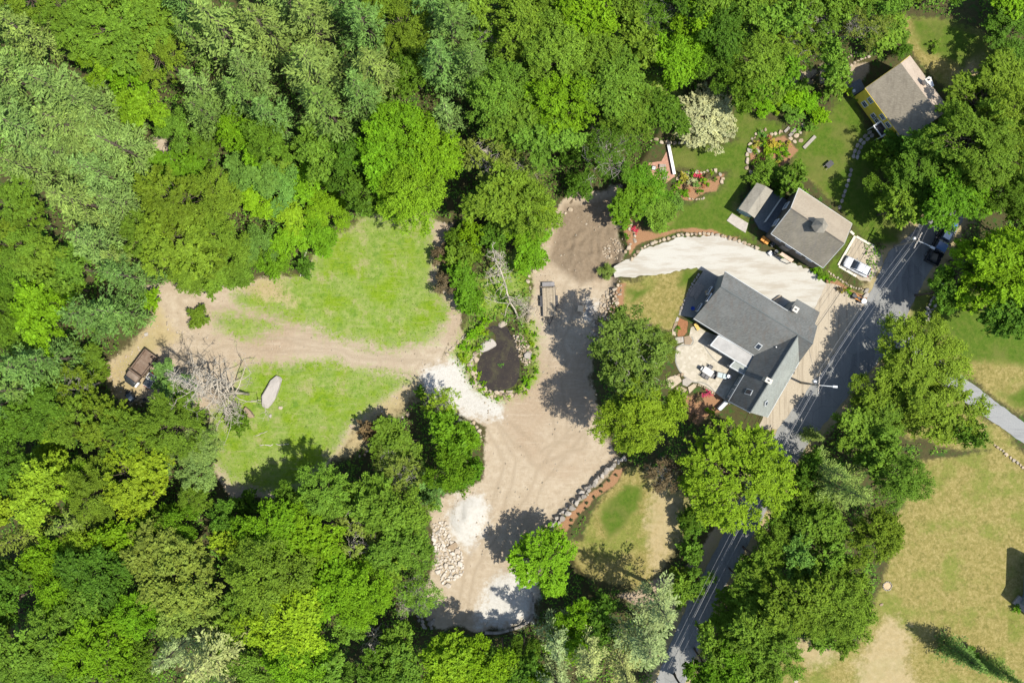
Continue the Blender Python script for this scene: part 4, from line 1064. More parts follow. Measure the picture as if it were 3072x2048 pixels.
M['greywood'] = simple('grey_wood', (0.27, 0.24, 0.20), .9, .25, 4, bump=.3)
M['orange'] = simple('orange_plastic', (0.50, 0.20, 0.03), .6, .2, 3)

def pt(f, x, y, z): a = W(*f(x, y), z); return (a[0], a[1], z)
def base_of(pts, z): return (sum(p[0] for p in pts) / len(pts), sum(p[1] for p in pts) / len(pts), z)
def walls(loop, zb, inset, drop, mat, parent, name='wall'):
    cx = sum(p[0] for p in loop) / len(loop); cy = sum(p[1] for p in loop) / len(loop)
    q = []
    for x, y, z in loop:
        d = math.hypot(x - cx, y - cy); k = max(0, (d - inset) / d)
        q.append((cx + (x - cx) * k, cy + (y - cy) * k, z - drop))
    mb = MB(); n = len(q)
    for i in range(n):
        a = q[i]; b = q[(i + 1) % n]
        mb.add([(a[0], a[1], zb - .3), (b[0], b[1], zb - .3), b, a], [(0, 1, 2, 3)])
    o = mb.build(name, mat, parent, world=True)
    return o, q
def window_on(parent, a, b, s, z, wd, ht, out=0.06, frame='white_paint', pane='glass', name='window', grid=True):
    """window in the wall running from a to b (plan), at fraction s, centre height z"""
    dx, dy = b[0] - a[0], b[1] - a[1]; L = math.hypot(dx, dy); dx /= L; dy /= L
    nx_, ny_ = dy, -dx
    cx, cy = a[0] + dx * L * s, a[1] + dy * L * s
    ang = math.atan2(dy, dx)
    mb = MB(); fw = .09
    for (o1, o2, w1, h1) in ((0, ht / 2 + fw / 2, wd + 2 * fw, fw), (0, -ht / 2 - fw / 2, wd + 2 * fw, fw), (-wd / 2 - fw / 2, 0, fw, ht), (wd / 2 + fw / 2, 0, fw, ht)):
        mb.box((cx + dx * o1 + nx_ * out * .5, cy + dy * o1 + ny_ * out * .5, z + o2), (w1, out + .05, h1), ang)
    if grid:
        mb.box((cx + nx_ * out * .45, cy + ny_ * out * .45, z), (wd, .05, .05), ang)
    w_ = mb.build(name, M[frame], parent, world=True)
    m2 = MB(); m2.box((cx + nx_ * .02, cy + ny_ * .02, z), (wd, .04, ht), ang)
    m2.build('pane', M[pane], w_, world=True)
    return w_

# --- slate-roofed house
Zr, Ze, Zs, Zx = 8.2, 6.3, 4.1, 4.5
ne_a = pt(zA, 935, 150, Ze); ne_b = pt(zA, 1760, 665, Ze); ex_a = pt(zA, 1880, 510, Zx); ex_b = pt(zA, 2175, 680, Zx); ex_c = pt(zA, 2112, 832, 5.9); ex_d = pt(zA, 2145, 862, 5.9)
pk = pt(zA, 2085, 1092, Zr); r1 = pt(zA, 1890, 985, Zr); r0_ = pt(zA, 880, 345, Zr); sw_a = pt(zA, 530, 760, Zs); sw_b = pt(zA, 1320, 1245, Zs)
r2 = pt(zA, 1265, 1990, Zr); ws_a = pt(zA, 1195, 1490, 4.3); ws_b = pt(zA, 985, 1845, 4.3); se_a = pt(zA, 1905, 1335, 4.6); se_b = pt(zA, 1490, 2055, 4.6)
hs = thing('slate_roofed_house', 'grey L-shaped house with slate grey shingle roof beside the patio', 'house', base_of([ne_a, sw_a, r1, ws_b, se_b], TZ))
MB().slab([ne_a, ne_b, ex_a, ex_b, ex_c, ex_d, pk, r1, r0_], .2).build('roof_slope', M['slate'], hs, world=True)
MB().slab([r0_, r1, sw_b, sw_a], .2).build('roof_slope', M['slate'], hs, world=True)
MB().slab([r1, r2, ws_b, ws_a, sw_b], .2).build('roof_slope', M['slate'], hs, world=True)
MB().slab([r1, se_a, se_b, r2], .2).build('roof_slope', M['slate2'], hs, world=True)
MB().slab([r1, pk, se_a], .2).build('roof_slope', M['slate'], hs, world=True)
def capline(a, b, mat, parent, r_=.09, name='ridge_cap'):
    return MB().tube([(a[0], a[1], a[2] + .03), (b[0], b[1], b[2] + .03)], r_, 6).build(name, mat, parent, world=True)
M['ridge'] = simple('ridge_shingle', (0.10, 0.11, 0.105), .95, .15, 4)
capline(r0_, pk, M['ridge'], hs); capline(r1, r2, M['ridge'], hs)
walls([ne_a, ne_b, ex_a, ex_b, ex_c, pk, se_a, se_b, r2, ws_b, ws_a, sw_b, sw_a, r0_], TZ, .35, .22, M['grey_siding'], hs)
def gutter(a, b, parent): MB().tube([(a[0], a[1], a[2] - .12), (b[0], b[1], b[2] - .12)], .09, 6).build('gutter', M['trim'], parent, world=True)
gutter(sw_a, sw_b, hs); gutter(ws_a, ws_b, hs); gutter(ne_a, ne_b, hs); gutter(se_a, se_b, hs); gutter(r2, ws_b, hs)
# membrane roofed bay and lean-to on the patio side
bay = [pt(zA, *p, 3.75) for p in ((850, 985), (1330, 1240), (1275, 1425), (1060, 1305), (745, 1112))]
bo = MB().slab(bay, .25).build('flat_roof', M['membrane'], hs, world=True)
bw, _ = walls(bay, TZ, .3, .2, M['grey_siding'], hs, 'bay_wall')
lt = [pt(zA, *p, 3.55) for p in ((1070, 1310), (1258, 1428), (1195, 1500), (995, 1388))]
MB().slab(lt, .2).build('flat_roof', M['slate2'], hs, world=True); walls(lt, TZ, .25, .2, M['grey_siding'], hs, 'porch_wall')
for ring in (bay, lt):
    mb = MB()
    for i in range(len(ring)):
        a = ring[i]; b = ring[(i + 1) % len(ring)]
        mb.tube([(a[0], a[1], a[2] + .03), (b[0], b[1], b[2] + .03)], .08, 5)
    mb.build('roof_edging', M['trim'], hs, world=True)
window_on(hs, bay[4], bay[0], .5, 2.6, 1.6, 1.3, .1); window_on(hs, bay[3], bay[4], .3, 2.6, 1.4, 1.3, .1); window_on(hs, bay[3], bay[4], .7, 2.6, 1.4, 1.3, .1)
window_on(hs, lt[3], lt[0], .5, 2.5, .8, 1.2, .1); window_on(hs, lt[2], lt[3], .5, 2.5, 1.6, 1.2, .1)
window_on(hs, ws_b, ws_a, .3, 2.7, 1.1, 1.2, .12); window_on(hs, ws_b, ws_a, .72, 2.7, 1.1, 1.2, .12)
for s_, z_ in ((.25, 2.6), (.62, 2.6), (.45, 5.4)): window_on(hs, sw_a, ne_a, s_, z_, 1.1, 1.2, .1)
# skylights and roof vents
def on_roof(tri, f, x, y):
    """point of the roof plane (three corners) seen at a zoom position"""
    A_, B_, C_ = (Vector(q) for q in tri); nn = (B_ - A_).cross(C_ - A_)
    u, v = f(x, y); o_ = Vector((0, 0, CAM_H)); d = Vector(((u - 1536) / FPX, (1024 - v) / FPX, -1))
    k = nn.dot(A_ - o_) / nn.dot(d); return o_ + d * k, (nn if nn.z > 0 else -nn).normalized()
def skylight(tri, x, y, wd, ln, ang):
    p, nn = on_roof(tri, zA, x, y)
    a = Vector((math.cos(ang), math.sin(ang), 0)); a = (a - nn * a.dot(nn)).normalized(); b = nn.cross(a)
    def quadbox(w1, l1, z1, z2):
        vs = [p + a * sx * w1 / 2 + b * sy * l1 / 2 + nn * zz for zz in (z1, z2) for sx, sy in ((-1, -1), (1, -1), (1, 1), (-1, 1))]
        return MB().add(vs, [(3, 2, 1, 0), (4, 5, 6, 7), (0, 1, 5, 4), (1, 2, 6, 5), (2, 3, 7, 6), (3, 0, 4, 7)])
    s_ = quadbox(wd + .2, ln + .2, -.05, .10).build('skylight', M['trim'], hs, world=True)
    quadbox(wd, ln, .03, .13).build('pane', M['glass'], s_, world=True)
skylight((r1, sw_b, sw_a), 1375, 1125, .55, .75, R(-32)); skylight((r1, r2, ws_b), 1250, 1725, .95, .6, R(-28)); skylight((r1, se_a, se_b), 1472, 1868, .5, .4, R(-60))
def chimney(p, sz, h, parent, rz, mat='brickc', below=1.2):
    c = MB().box((p[0], p[1], p[2] + h / 2 - below / 2), (sz[0], sz[1], h + below), rz).build('chimney', M[mat], parent, world=True)
    MB().box((p[0], p[1], p[2] + h + .05), (sz[0] + .12, sz[1] + .12, .1), rz).build('chimney_cap', M['brickc'], c, world=True)
    MB().lathe([(.1, 0), (.1, .3)], 10, (p[0], p[1], p[2] + h + .1)).build('flue', M['black_plastic'], c, world=True)
p, _ = on_roof((r1, r2, ws_b), zA, 1475, 1570); chimney(p, (.8, .55), 1.3, hs, R(-28))
p, _ = on_roof((r0_, r1, ne_a), zA, 1825, 650); chimney((p.x, p.y, p.z), (.62, .62), 1.3, hs, R(-32), below=3)
p, nn = on_roof((r1, sw_b, sw_a), zA, 1595, 1135); MB().lathe([(.08, -.1), (.08, .5)], 8, p).build('vent_pipe', M['white_paint'], hs, world=True)
# side stair wall at the south corner
a = pt(zA, 965, 1850, TZ + 1.0); b = pt(zA, 860, 1955, TZ + 1.0)
MB().box(((a[0] + b[0]) / 2, (a[1] + b[1]) / 2, TZ + .5), (math.hypot(a[0] - b[0], a[1] - b[1]), .5, 1.0), math.atan2(b[1] - a[1], b[0] - a[0])).build('stair_wall', M['trim'], hs, world=True)

# --- barn with cupola
Zb, Zbr = 5.9, 8.6
na = pt(zC, 1075, 150, Zb); nb_ = pt(zC, 1770, 615, Zb); pe = pt(zC, 1668, 875, Zbr); sb = pt(zC, 1390, 1190, Zb); sa = pt(zC, 712, 745, Zb); pw = pt(zC, 970, 415, Zbr)
bn = thing('barn', 'tan-roofed barn with a small cupola on its ridge beside the gravel driveway', 'barn', base_of([na, nb_, sb, sa], TZ))
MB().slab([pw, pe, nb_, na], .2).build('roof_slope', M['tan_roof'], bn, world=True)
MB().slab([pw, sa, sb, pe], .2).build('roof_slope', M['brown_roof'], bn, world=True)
capline(pw, pe, M['brown_siding'], bn, .07)
_, q = walls([na, nb_, pe, sb, sa, pw], TZ, .3, .22, M['brown_siding'], bn)
qa, qb = q[4], q[3]
for s_ in (.16, .37, .58, .79): window_on(bn, qa, qb, s_, 4.6, .75, .55, .08)
for s_ in (.3, .7): window_on(bn, q[0], q[4], s_, 3.2, .9, 1.6, .1)
for (a, b) in ((na, nb_), (sa, sb), (na, pw), (pw, sa), (nb_, pe), (pe, sb)):
    MB().tube([(a[0], a[1], a[2] - .08), (b[0], b[1], b[2] - .08)], .07, 5).build('roof_trim', M['white_paint'] if a in (na,) else M['trim'], bn, world=True)
# cupola: louvred box with a steep hipped roof
p, _ = on_roof((pw, sa, sb), zC, 1285, 668); cx, cy = p.x + .2, p.y + .15
ang = math.atan2(pe[1] - pw[1], pe[0] - pw[0])
cu = MB().box((cx, cy, Zbr + .2), (1.25, 1.25, 1.7), ang).build('cupola', M['brown_siding'], bn, world=True)
for k in range(4):
    aa = ang + k * math.pi / 2
    MB().box((cx + math.cos(aa) * .63, cy + math.sin(aa) * .63, Zbr + .6), (.05, .8, .6), aa).build('louvre', M['trim'], cu, world=True)
MB().lathe([(1.12, 0), (1.05, .12), (.55, .75), (.06, 1.45)], 6, (cx, cy, Zbr + 1.05)).build('cupola_roof', M['shed_roof'], cu, world=True)
# porch roof over the barn door and things beneath
pr = [pt(zC, *p_, TZ + 2.4) for p_ in ((855, 985), (1010, 1085), (975, 1120), (820, 1015))]
MB().slab(pr, .12).build('porch_roof', simple('pinkish_board', (0.42, 0.31, 0.23), .8, .15, 3), bn, world=True)
for p_ in (pr[2], pr[3]): MB().tube([(p_[0], p_[1], TZ), (p_[0], p_[1], TZ + 2.3)], .07, 6).build('post', M['greywood'], bn, world=True)
dq = ((qb[0] - qa[0]), (qb[1] - qa[1])); wl = math.hypot(*dq); dq = (dq[0] / wl, dq[1] / wl)
MB().box((qa[0] + dq[0] * wl * .38 + dq[1] * .02, qa[1] + dq[1] * wl * .38 - dq[0] * .02, TZ + 1.05), (1.2, .1, 2.1), math.atan2(dq[1], dq[0])).build('door', M['greywood'], bn, world=True)

# --- shed
sh = [pt(zC, 525, 80, 4.2), pt(zC, 735, 185, 4.2), pt(zC, 495, 540, 4.2), pt(zC, 285, 420, 4.2)]
ra = tuple((sh[0][i] + sh[1][i]) / 2 for i in range(2)) + (4.75,); rb = tuple((sh[2][i] + sh[3][i]) / 2 for i in range(2)) + (4.75,)
sd = thing('garden_shed', 'small garden shed with flat grey-brown roof and teal front', 'shed', base_of(sh, TZ))
MB().slab([sh[0], ra, rb, sh[3]], .12).build('roof_slope', M['shed_roof'], sd, world=True); MB().slab([ra, sh[1], sh[2], rb], .12).build('roof_slope', M['shed_roof'], sd, world=True)
_, q = walls([sh[0], ra, sh[1], sh[2], rb, sh[3]], TZ, .45, .14, M['teal_paint'], sd)
window_on(sd, q[5], q[3], .5, TZ + 1.05, 1.1, 2.0, .06, 'trim', 'teal_paint', 'door')
MB().prism([W(*zC(*p_), TZ) for p_ in ((130, 575), (200, 480), (410, 610), (375, 735), (250, 660))], TZ, TZ + .12).build('ramp', simple('concrete_pad', (0.31, 0.28, 0.24), .9, .15, 3, bump=.3), sd, world=True)

# --- deck between shed and barn, with a baluster rail
dk = thing('wooden_deck', 'shaded dark grey deck between the shed and the barn', 'deck', (*W(*zC(640, 440), TZ + .5), TZ))
P4 = [W(*zC(*p_), TZ + .4) for p_ in ((735, 190), (960, 330), (700, 750), (560, 680), (490, 560))]
MB().prism(P4, TZ, TZ + .4).build('platform', M['deck'], dk, world=True)
A0 = W(*zC(860, 265), TZ + 1.3); A1 = W(*zC(640, 585), TZ + 1.3)
mb = MB(); 
for zz in (TZ + 1.35, TZ + .55): mb.tube([(A0[0], A0[1], zz), (A1[0], A1[1], zz)], .05, 5)
rl = mb.build('handrail', M['white_paint'], dk, world=True)
for k in range(17):
    u = k / 16; x = A0[0] + (A1[0] - A0[0]) * u; y = A0[1] + (A1[1] - A0[1]) * u
    MB().box((x, y, TZ + .85), (.09, .09, .95), .5).build('baluster', M['white_paint'], dk, world=True)

# --- yellow house
Zy, Zyr, Zyn = 5.8, 8.8, 6.6
yW = pt(zD, 500, 600, Zy); yS = pt(zD, 1115, 1435, Zy); yN = pt(zD, 1205, 90, Zyn); yE = pt(zD, 1820, 925, Zyn); ya = pt(zD, 1060, 205, Zyr); yb = pt(zD, 1675, 1040, Zyr)
yh = thing('yellow_house', 'yellow two-storey house with weathered brown-grey roof at the upper right', 'house', base_of([yW, yS, yN, yE], TZ))
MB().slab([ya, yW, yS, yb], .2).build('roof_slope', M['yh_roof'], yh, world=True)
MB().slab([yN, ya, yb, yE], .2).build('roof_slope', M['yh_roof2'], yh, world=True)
_, q = walls([yW, ya, yN, yE, yb, yS], TZ, .12, .22, M['yellow_siding'], yh)
qa, qb = q[0], q[5]
for s_ in (.19, .51, .66, .885): window_on(yh, qa, qb, s_, 4.75, .75, .95, .09)
for s_ in (.19, .43, .50): window_on(yh, qa, qb, s_, 2.6, .75, 1.15, .09)
dx, dy = (qb[0] - qa[0]), (qb[1] - qa[1]); L = math.hypot(dx, dy); dx /= L; dy /= L; ang = math.atan2(dy, dx); nx_, ny_ = dy, -dx
c_ = (qa[0] + dx * L * .655, qa[1] + dy * L * .655)
MB().box((c_[0] + nx_ * .03, c_[1] + ny_ * .03, TZ + 1.1), (1.0, .1, 2.1), ang).build('door', M['white_paint'], yh, world=True)
hd = MB().box((c_[0] + nx_ * .65, c_[1] + ny_ * .65, TZ + 2.55), (2.0, 1.3, .16), ang).build('door_hood', M['white_paint'], yh, world=True)
MB().box((c_[0] + nx_ * .68, c_[1] + ny_ * .68, TZ + 2.66), (1.55, .95, .05), ang).build('hood_panel', M['black_plastic'], hd, world=True)
for k in (-.9, .9): MB().tube([(c_[0] + nx_ * 1.2 + dx * k, c_[1] + ny_ * 1.2 + dy * k, TZ), (c_[0] + nx_ * 1.2 + dx * k, c_[1] + ny_ * 1.2 + dy * k, TZ + 2.5)], .07, 6).build('hood_post', M['white_paint'], yh, world=True)
for a, b in ((yW, yS), (yW, ya), (yN, ya)): MB().tube([(a[0], a[1], a[2] - .1), (b[0], b[1], b[2] - .1)], .06, 5).build('roof_trim', M['yellow_siding'], yh, world=True)
p, _ = on_roof((ya, yN, yE), zD, 1410, 525); chimney((p.x, p.y, p.z), (.6, .6), 1.6, yh, ang)
wb = [pt(zD, *p_, 6.9) for p_ in ((1420, 480), (1530, 425), (1580, 560), (1475, 635))]
MB().slab(wb, 1.0).build('dormer', M['white_paint'], yh, world=True)
MB().tube([pt(zD, 1320, 590, 8.6), pt(zD, 1390, 670, 8.3)], .1, 6).build('roof_pipe', M['galv'], yh, world=True)
dp = [W(*zD(*p_), TZ + .6) for p_ in ((215, 565), (420, 450), (500, 600), (310, 720))]
dk2 = thing('side_deck', 'dark slate side deck against the yellow house', 'deck', (*dp[0], TZ))
MB().prism(dp, TZ, TZ + .6).build('platform', M['deck'], dk2, world=True)
MB().prism([W(*zD(*p_), TZ + .8) for p_ in ((285, 640), (325, 625), (335, 665), (295, 675))], TZ + .6, TZ + 1.2).build('box', M['trim'], dk2, world=True)

# --- house at the right edge, mostly beyond the frame
eh = [(W(3074, 1672, TZ)), (W(3088, 1668, TZ)), (W(3400, 1820, TZ)), (W(3280, 2000, TZ)), (W(3056, 1806, TZ)), (W(3070, 1780, TZ))]
e0 = thing('grey_house', 'corner of a grey house cut off by the right edge beside the dry lawn', 'house', (eh[3][0], eh[3][1], TZ))
MB().prism(eh, TZ - .2, TZ + 5.5).build('wall', M['grey_siding'], e0, world=True)
cxe = sum(p[0] for p in eh) / 6; cye = sum(p[1] for p in eh) / 6
mb = MB(); ev = [(cxe + (p[0] - cxe) * 1.04, cye + (p[1] - cye) * 1.04, TZ + 5.5) for p in eh]
for i in range(6): mb.add([ev[i], ev[(i + 1) % 6], (cxe, cye, TZ + 8.5)], [(0, 1, 2)])
mb.build('roof', M['slate'], e0, world=True)
MB().box((*W(3066, 1812, TZ + .3), TZ + .2), (2.2, 1.4, .4), R(-40)).build('step', M['greywood'], e0, world=True)

# ---------------------------------------------------------------- poles and wires
def pole(top, h, label, rz, lamp):
    b = W(*top, h + TZ)
    e_ = thing('utility_pole', label, 'utility pole', (b[0], b[1], TZ), rz, 'utility poles along the road')
    MB().tube([(0, 0, -.5), (0, 0, h + .4)], [.17, .11], 9).build('pole', M['greywood'], e_)
    MB().box((0, 0, h), (.12, 2.3, .14)).build('crossarm', M['greywood'], e_)
    for k in (-1.0, -.45, .45, 1.0): MB().lathe([(.05, 0), (.07, .1), (.03, .2)], 8, (0, k, h + .07)).build('insulator', M['white_paint'], e_)
    if lamp:
        MB().tube([(0, 0, h - .3), (1.0 * lamp, 0, h + .1), (1.9 * lamp, 0, h + .15)], .06, 6).build('lamp_arm', M['trim'], e_)
        MB().box((2.15 * lamp, 0, h + .12), (.7, .32, .16), 0, .8).build('lamp_head', M['trim'], e_)
    MB().lathe([(.26, 0), (.26, .8), (.1, .9)], 10, (-.05, .42, h - 2.2)).build('transformer', M['galv'], e_)
    return Vector((b[0], b[1], TZ + h + .25))
t2 = pole((2753.6, 720.7), 8.0, 'utility pole with street lamp beside the dark pickup', R(-27), 1)
t1 = pole((2456, 1155), 8.0, 'utility pole with street lamp opposite the slate-roofed house', R(-5), 1)
a3 = W(2010, 2010, 9); t0 = Vector((a3[0], a3[1], 9.2)); b3 = W(2935, 400, 9); t3 = Vector((b3[0], b3[1], 9.2))
a4 = W(1880, 2230, 9); 
cab = simple('wire', (0.22, 0.22, 0.22), .5, .1, 2, .3)
wi = 0
for pa, pb, nm in ((t3, t2, 'upper road'), (t2, t1, 'middle road'), (t1, t0, 'lower road')):
    d = (pb - pa).normalized(); sd_ = Vector((-d.y, d.x, 0))
    for k, (of, dz, rr_) in enumerate(((-1.0, 0, .016), (-.45, 0, .016), (.45, 0, .016), (0.1, -1.3, .035))):
        pts = []
        for j in range(13):
            u = j / 12; q = pa.lerp(pb, u); sag = -1.1 * 4 * u * (1 - u)
            pts.append((q.x + sd_.x * of, q.y + sd_.y * of, q.z + sag + dz))
        o = MB().tube(pts, rr_, 5).build('overhead_wire', cab)
        tag(o, '%s overhead wire along the %s span between poles' % (('leftmost', 'second', 'third', 'thick lower')[k], nm), 'wire', 'overhead wires')
tl = pt(zA, 2030, 1140, 5.0)
o = MB().tube([(t1.x, t1.y, t1.z - .6), ((t1.x + tl[0]) / 2, (t1.y + tl[1]) / 2, 6.6), tl], .02, 5).build('overhead_wire', cab); tag(o, 'thin service wire from the pole to the slate-roofed house', 'wire', 'overhead wires')
# ---------------------------------------------------------------- stones
def rock_mesh(seed, npt=15):
    r_ = random.Random(seed); bm = bmesh.new()
    for k in range(npt):
        v = Vector((r_.gauss(0, 1), r_.gauss(0, 1), r_.gauss(0, 1))).normalized() * r_.uniform(.82, 1.05)
        v.x = max(-.9, min(.9, v.x)); v.y = max(-.85, min(.85, v.y)); v.z = max(-.8, min(.72, v.z))
        bm.verts.new(v * .5)
    h = bmesh.ops.convex_hull(bm, input=bm.verts)
    bmesh.ops.delete(bm, geom=[g for g in set(h['geom_interior'] + h['geom_unused']) if isinstance(g, bmesh.types.BMVert)], context='VERTS')
    bmesh.ops.recalc_face_normals(bm, faces=bm.faces)
    me = bpy.data.meshes.new('stone'); bm.to_mesh(me); bm.free()
    return me
ROCKS = {}
M['rubble'] = stone_mat('pale_rubble', [(0.0, (0.33, 0.28, 0.22)), (0.5, (0.40, 0.355, 0.29)), (1.0, (0.44, 0.40, 0.345))])
M['slabrock'] = stone_mat('pale_granite', [(0.0, (0.29, 0.265, 0.235)), (1.0, (0.31, 0.285, 0.255))])
for mt in ('stone', 'greystone', 'rubble'):
    ROCKS[mt] = []
    for k in range(8):
        me = rock_mesh(k + 5); me.materials.append(M[mt]); ROCKS[mt].append(me)
def put_stone(parent, x, y, z, sx, sy, sz, rz, k, mt='stone'):
    o = bpy.data.objects.new('stone', ROCKS[mt][k % 8]); o.parent = parent
    pl = parent.location
    o.location = (x - pl[0], y - pl[1], z - pl[2]); o.scale = (sx, sy, sz); o.rotation_euler = (random.Random(k).uniform(-.2, .2), random.Random(k + 1).uniform(-.2, .2), rz)
    C.objects.link(o); return o
def stone_row(name, label, pts, s0, s1, gap, seed, rows=1, spread=0.0, mt='stone', cat='stone wall', zoff=0.0, hk=.75):
    """stones set along a line"""
    r_ = random.Random(seed)
    e_ = thing(name, label, cat, (pts[0][0], pts[0][1], gz(*pts[0])))
    k = seed
    for row in range(rows):
        for a, b in zip(pts[:-1], pts[1:]):
            L = math.hypot(b[0] - a[0], b[1] - a[1]); s = 0
            ang = math.atan2(b[1] - a[1], b[0] - a[0])
            while s < L:
                sz = r_.uniform(s0, s1); u = (s + sz * .5) / L
                if u > 1.05: break
                off = r_.uniform(-spread, spread) + (row - (rows - 1) / 2) * s0 * .8
                x = a[0] + (b[0] - a[0]) * u - math.sin(ang) * off; y = a[1] + (b[1] - a[1]) * u + math.cos(ang) * off
                put_stone(e_, x, y, gz(x, y) + sz * .18 + zoff, sz, sz * r_.uniform(.7, 1.0), sz * hk * r_.uniform(.8, 1.1), ang + r_.uniform(-1.2, 1.2), k, mt); k += 1
                s += sz * gap
    return e_
def stone_fill(name, label, poly, n, s0, s1, seed, mt='stone', cat='stones', md=.72):
    r_ = random.Random(seed); rg_ = np.random.RandomState(seed)
    P = np.array(poly); x0, y0 = P.min(0); x1, y1 = P.max(0)
    c0 = P.mean(0)
    e_ = thing(name, label, cat, (c0[0], c0[1], gz(*c0)))
    X_ = rg_.uniform(x0, x1, n * 40); Y_ = rg_.uniform(y0, y1, n * 40)
    ok = sdf(poly, X_, Y_) > 0; X_ = X_[ok]; Y_ = Y_[ok]; Z_ = gz_arr(X_, Y_)
    placed = []; k = seed
    for x, y, z in zip(X_, Y_, Z_):
        if len(placed) >= n: break
        s = s0 + (s1 - s0) * r_.random() ** 2
        if any((x - p[0]) ** 2 + (y - p[1]) ** 2 < (md * .5 * (s + p[2])) ** 2 for p in placed): continue
        placed.append((x, y, s))
        put_stone(e_, x, y, z + s * .15, s * 1.1, s * r_.uniform(.75, 1), s * .75, r_.uniform(0, 6.28), k, mt); k += 1
    return e_
stone_fill('boulder_wall', 'long sloping bank of tan boulders between dirt lot and lawn', wz(zG, [(2160, 50), (2210, 60), (2180, 260), (2120, 440), (2010, 560), (1990, 700), (1960, 820), (1830, 880), (1840, 700), (1880, 520), (1940, 340), (1990, 200), (2060, 110)], .6), 190, .42, .95, 100, cat='stone wall')
stone_row('boulder_wall', 'curved boulder wall along the mulch strip below the dirt lot', wo([(1440, 1050), (1415, 1062), (1375, 1098), (1335, 1140), (1300, 1172), (1264, 1208)], .6), .4, 1.2, .8, 300, 2, .32, 'greystone')
stone_fill('rubble_pile', 'broad pile of angular pale rubble beside the white gravel heap', wz(zH, [(175, 480), (290, 475), (330, 620), (400, 690), (425, 760), (445, 890), (400, 960), (330, 1000), (290, 1050), (240, 1000), (200, 850), (170, 650)]), 250, .42, 1.1, 400, 'rubble', md=.7)
stone_fill('rubble_pile', 'small rock spill at the lower left edge of the gravel yard', wz(zH, [(20, 1300), (60, 1280), (200, 1320), (180, 1400), (80, 1400)]), 14, .6, 1.3, 700, 'greystone')
stone_row('stone_edging', 'row of rounded stones edging the gravel driveway', wo([(1446, 600), (1470, 572), (1500, 558), (1560, 540), (1620, 536), (1660, 542), (1705, 556), (1738, 570)], TZ), .5, .95, .95, 800, cat='stone edging')
stone_row('stone_edging', 'line of pale rocks along the left side of the soil pad', wz(zJ, [(760, 130), (640, 230), (520, 370), (440, 480), (390, 590), (320, 740), (230, 880), (180, 1040), (130, 1200)]), .35, .95, 1.15, 900, 1, .55, cat='stone edging')
stone_row('stone_edging', 'stone wall between the soil pad and the red shrub', wz(zJ, [(1300, 350), (1330, 470), (1370, 600), (1340, 700), (1270, 790)], .6), .45, .95, .95, 1000, 1, .25, cat='stone edging')
stone_fill('rubble_pile', 'heap of brown broken stones at the end of the gravel driveway', wz(zJ, [(1040, 660), (1110, 600), (1200, 620), (1240, 760), (1180, 850), (1030, 840), (990, 780)], .3), 70, .2, .5, 1100, 'stone', md=.6)
# pond rim
rim = [W(*zG(x, y)) for x, y in ((560, 830), (480, 880), (455, 960), (410, 1010), (425, 1080), (480, 1050), (500, 1180), (470, 1210), (520, 1230), (600, 1285), (640, 1330), (700, 1330), (760, 1345), (830, 1310), (860, 1350), (960, 1360))]
stone_row('pond_rim', 'pale stones round the left and lower rim of the pond', rim, .45, 1.15, .8, 1200, 2, .3, cat='stone edging')
stone_fill('pond_rim', 'bank of small stones on the right side of the pond', wz(zG, [(940, 640), (1040, 620), (1110, 760), (1170, 870), (1140, 960), (1090, 1010), (1040, 960), (1000, 880), (975, 760)]), 75, .25, .75, 1300, cat='stone edging', md=.68)
stone_row('stone_edging', 'short line of rocks left of the pond weeds', wz(zG, [(385, 630), (300, 720), (220, 810), (150, 890)]), .3, .75, .95, 1400, 1, .15, cat='stone edging')
stone_row('stone_edging', 'stones along the edge of the shrub island below the gravel', [W(*po(x, y)) for x, y in ((1085, 965), (1102, 990), (1106, 1020))], .5, 1.0, .95, 1450, cat='stone edging')
stone_row('stone_edging', 'broken line of rocks left of the shrub island', [W(*po(x, y)) for x, y in ((940, 945), (900, 975), (860, 1000), (830, 1050))], .35, .8, 1.2, 1480, 1, .3, cat='stone edging')
stone_row('fieldstone_wall', 'old grey fieldstone wall under the trees right of the road', wo([(2165, 640), (2150, 680), (2130, 720), (2120, 745)], TZ), .5, 1.0, .8, 1500, 2, .2, 'greystone')
stone_row('fieldstone_wall', 'low pale stone line at the edge of the dry lawn', wo([(2282, 1020), (2310, 1042), (2350, 1075), (2400, 1110)], TZ), .35, .7, .95, 1600, 1, .1)
stone_row('stone_edging', 'stones edging the small flower bed on the lawn', wz(zI, [(500, 950), (560, 870), (640, 850), (760, 850), (850, 850), (930, 820), (1010, 850), (1050, 930), (1030, 980)], TZ), .4, .85, .95, 1700, 1, .1, cat='stone edging')
stone_row('stone_edging', 'front row of pale stones under the small flower bed', wz(zI, [(640, 1160), (720, 1170), (800, 1165), (850, 1150)], TZ), .35, .6, .95, 1750, cat='stone edging')
stone_row('stone_edging', 'stones bordering the left of the rock garden', wz(zI, [(1580, 350), (1460, 390), (1400, 460), (1350, 560), (1330, 700), (1350, 830), (1400, 860)], TZ), .4, .95, .95, 1800, 1, .1, cat='stone edging')
stone_row('stone_edging', 'stones inside the top of the rock garden', wz(zI, [(1560, 460), (1640, 400), (1720, 380), (1780, 400)], TZ), .4, .8, .95, 1850, 1, .2, cat='stone edging')
stone_row('stone_edging', 'stone line at the top of the brick terrace', wz(zI, [(200, 460), (300, 480), (400, 510), (520, 520), (600, 500)], TZ), .4, .85, .95, 1900, 1, .15, cat='stone edging')
stone_row('stone_edging', 'stones edging the planting beside the parking pad', wz(zE, [(180, 860), (320, 960), (480, 1060), (640, 1130), (760, 1160), (820, 1200)], TZ), .3, .6, .9, 1950, 1, .1, cat='stone edging')
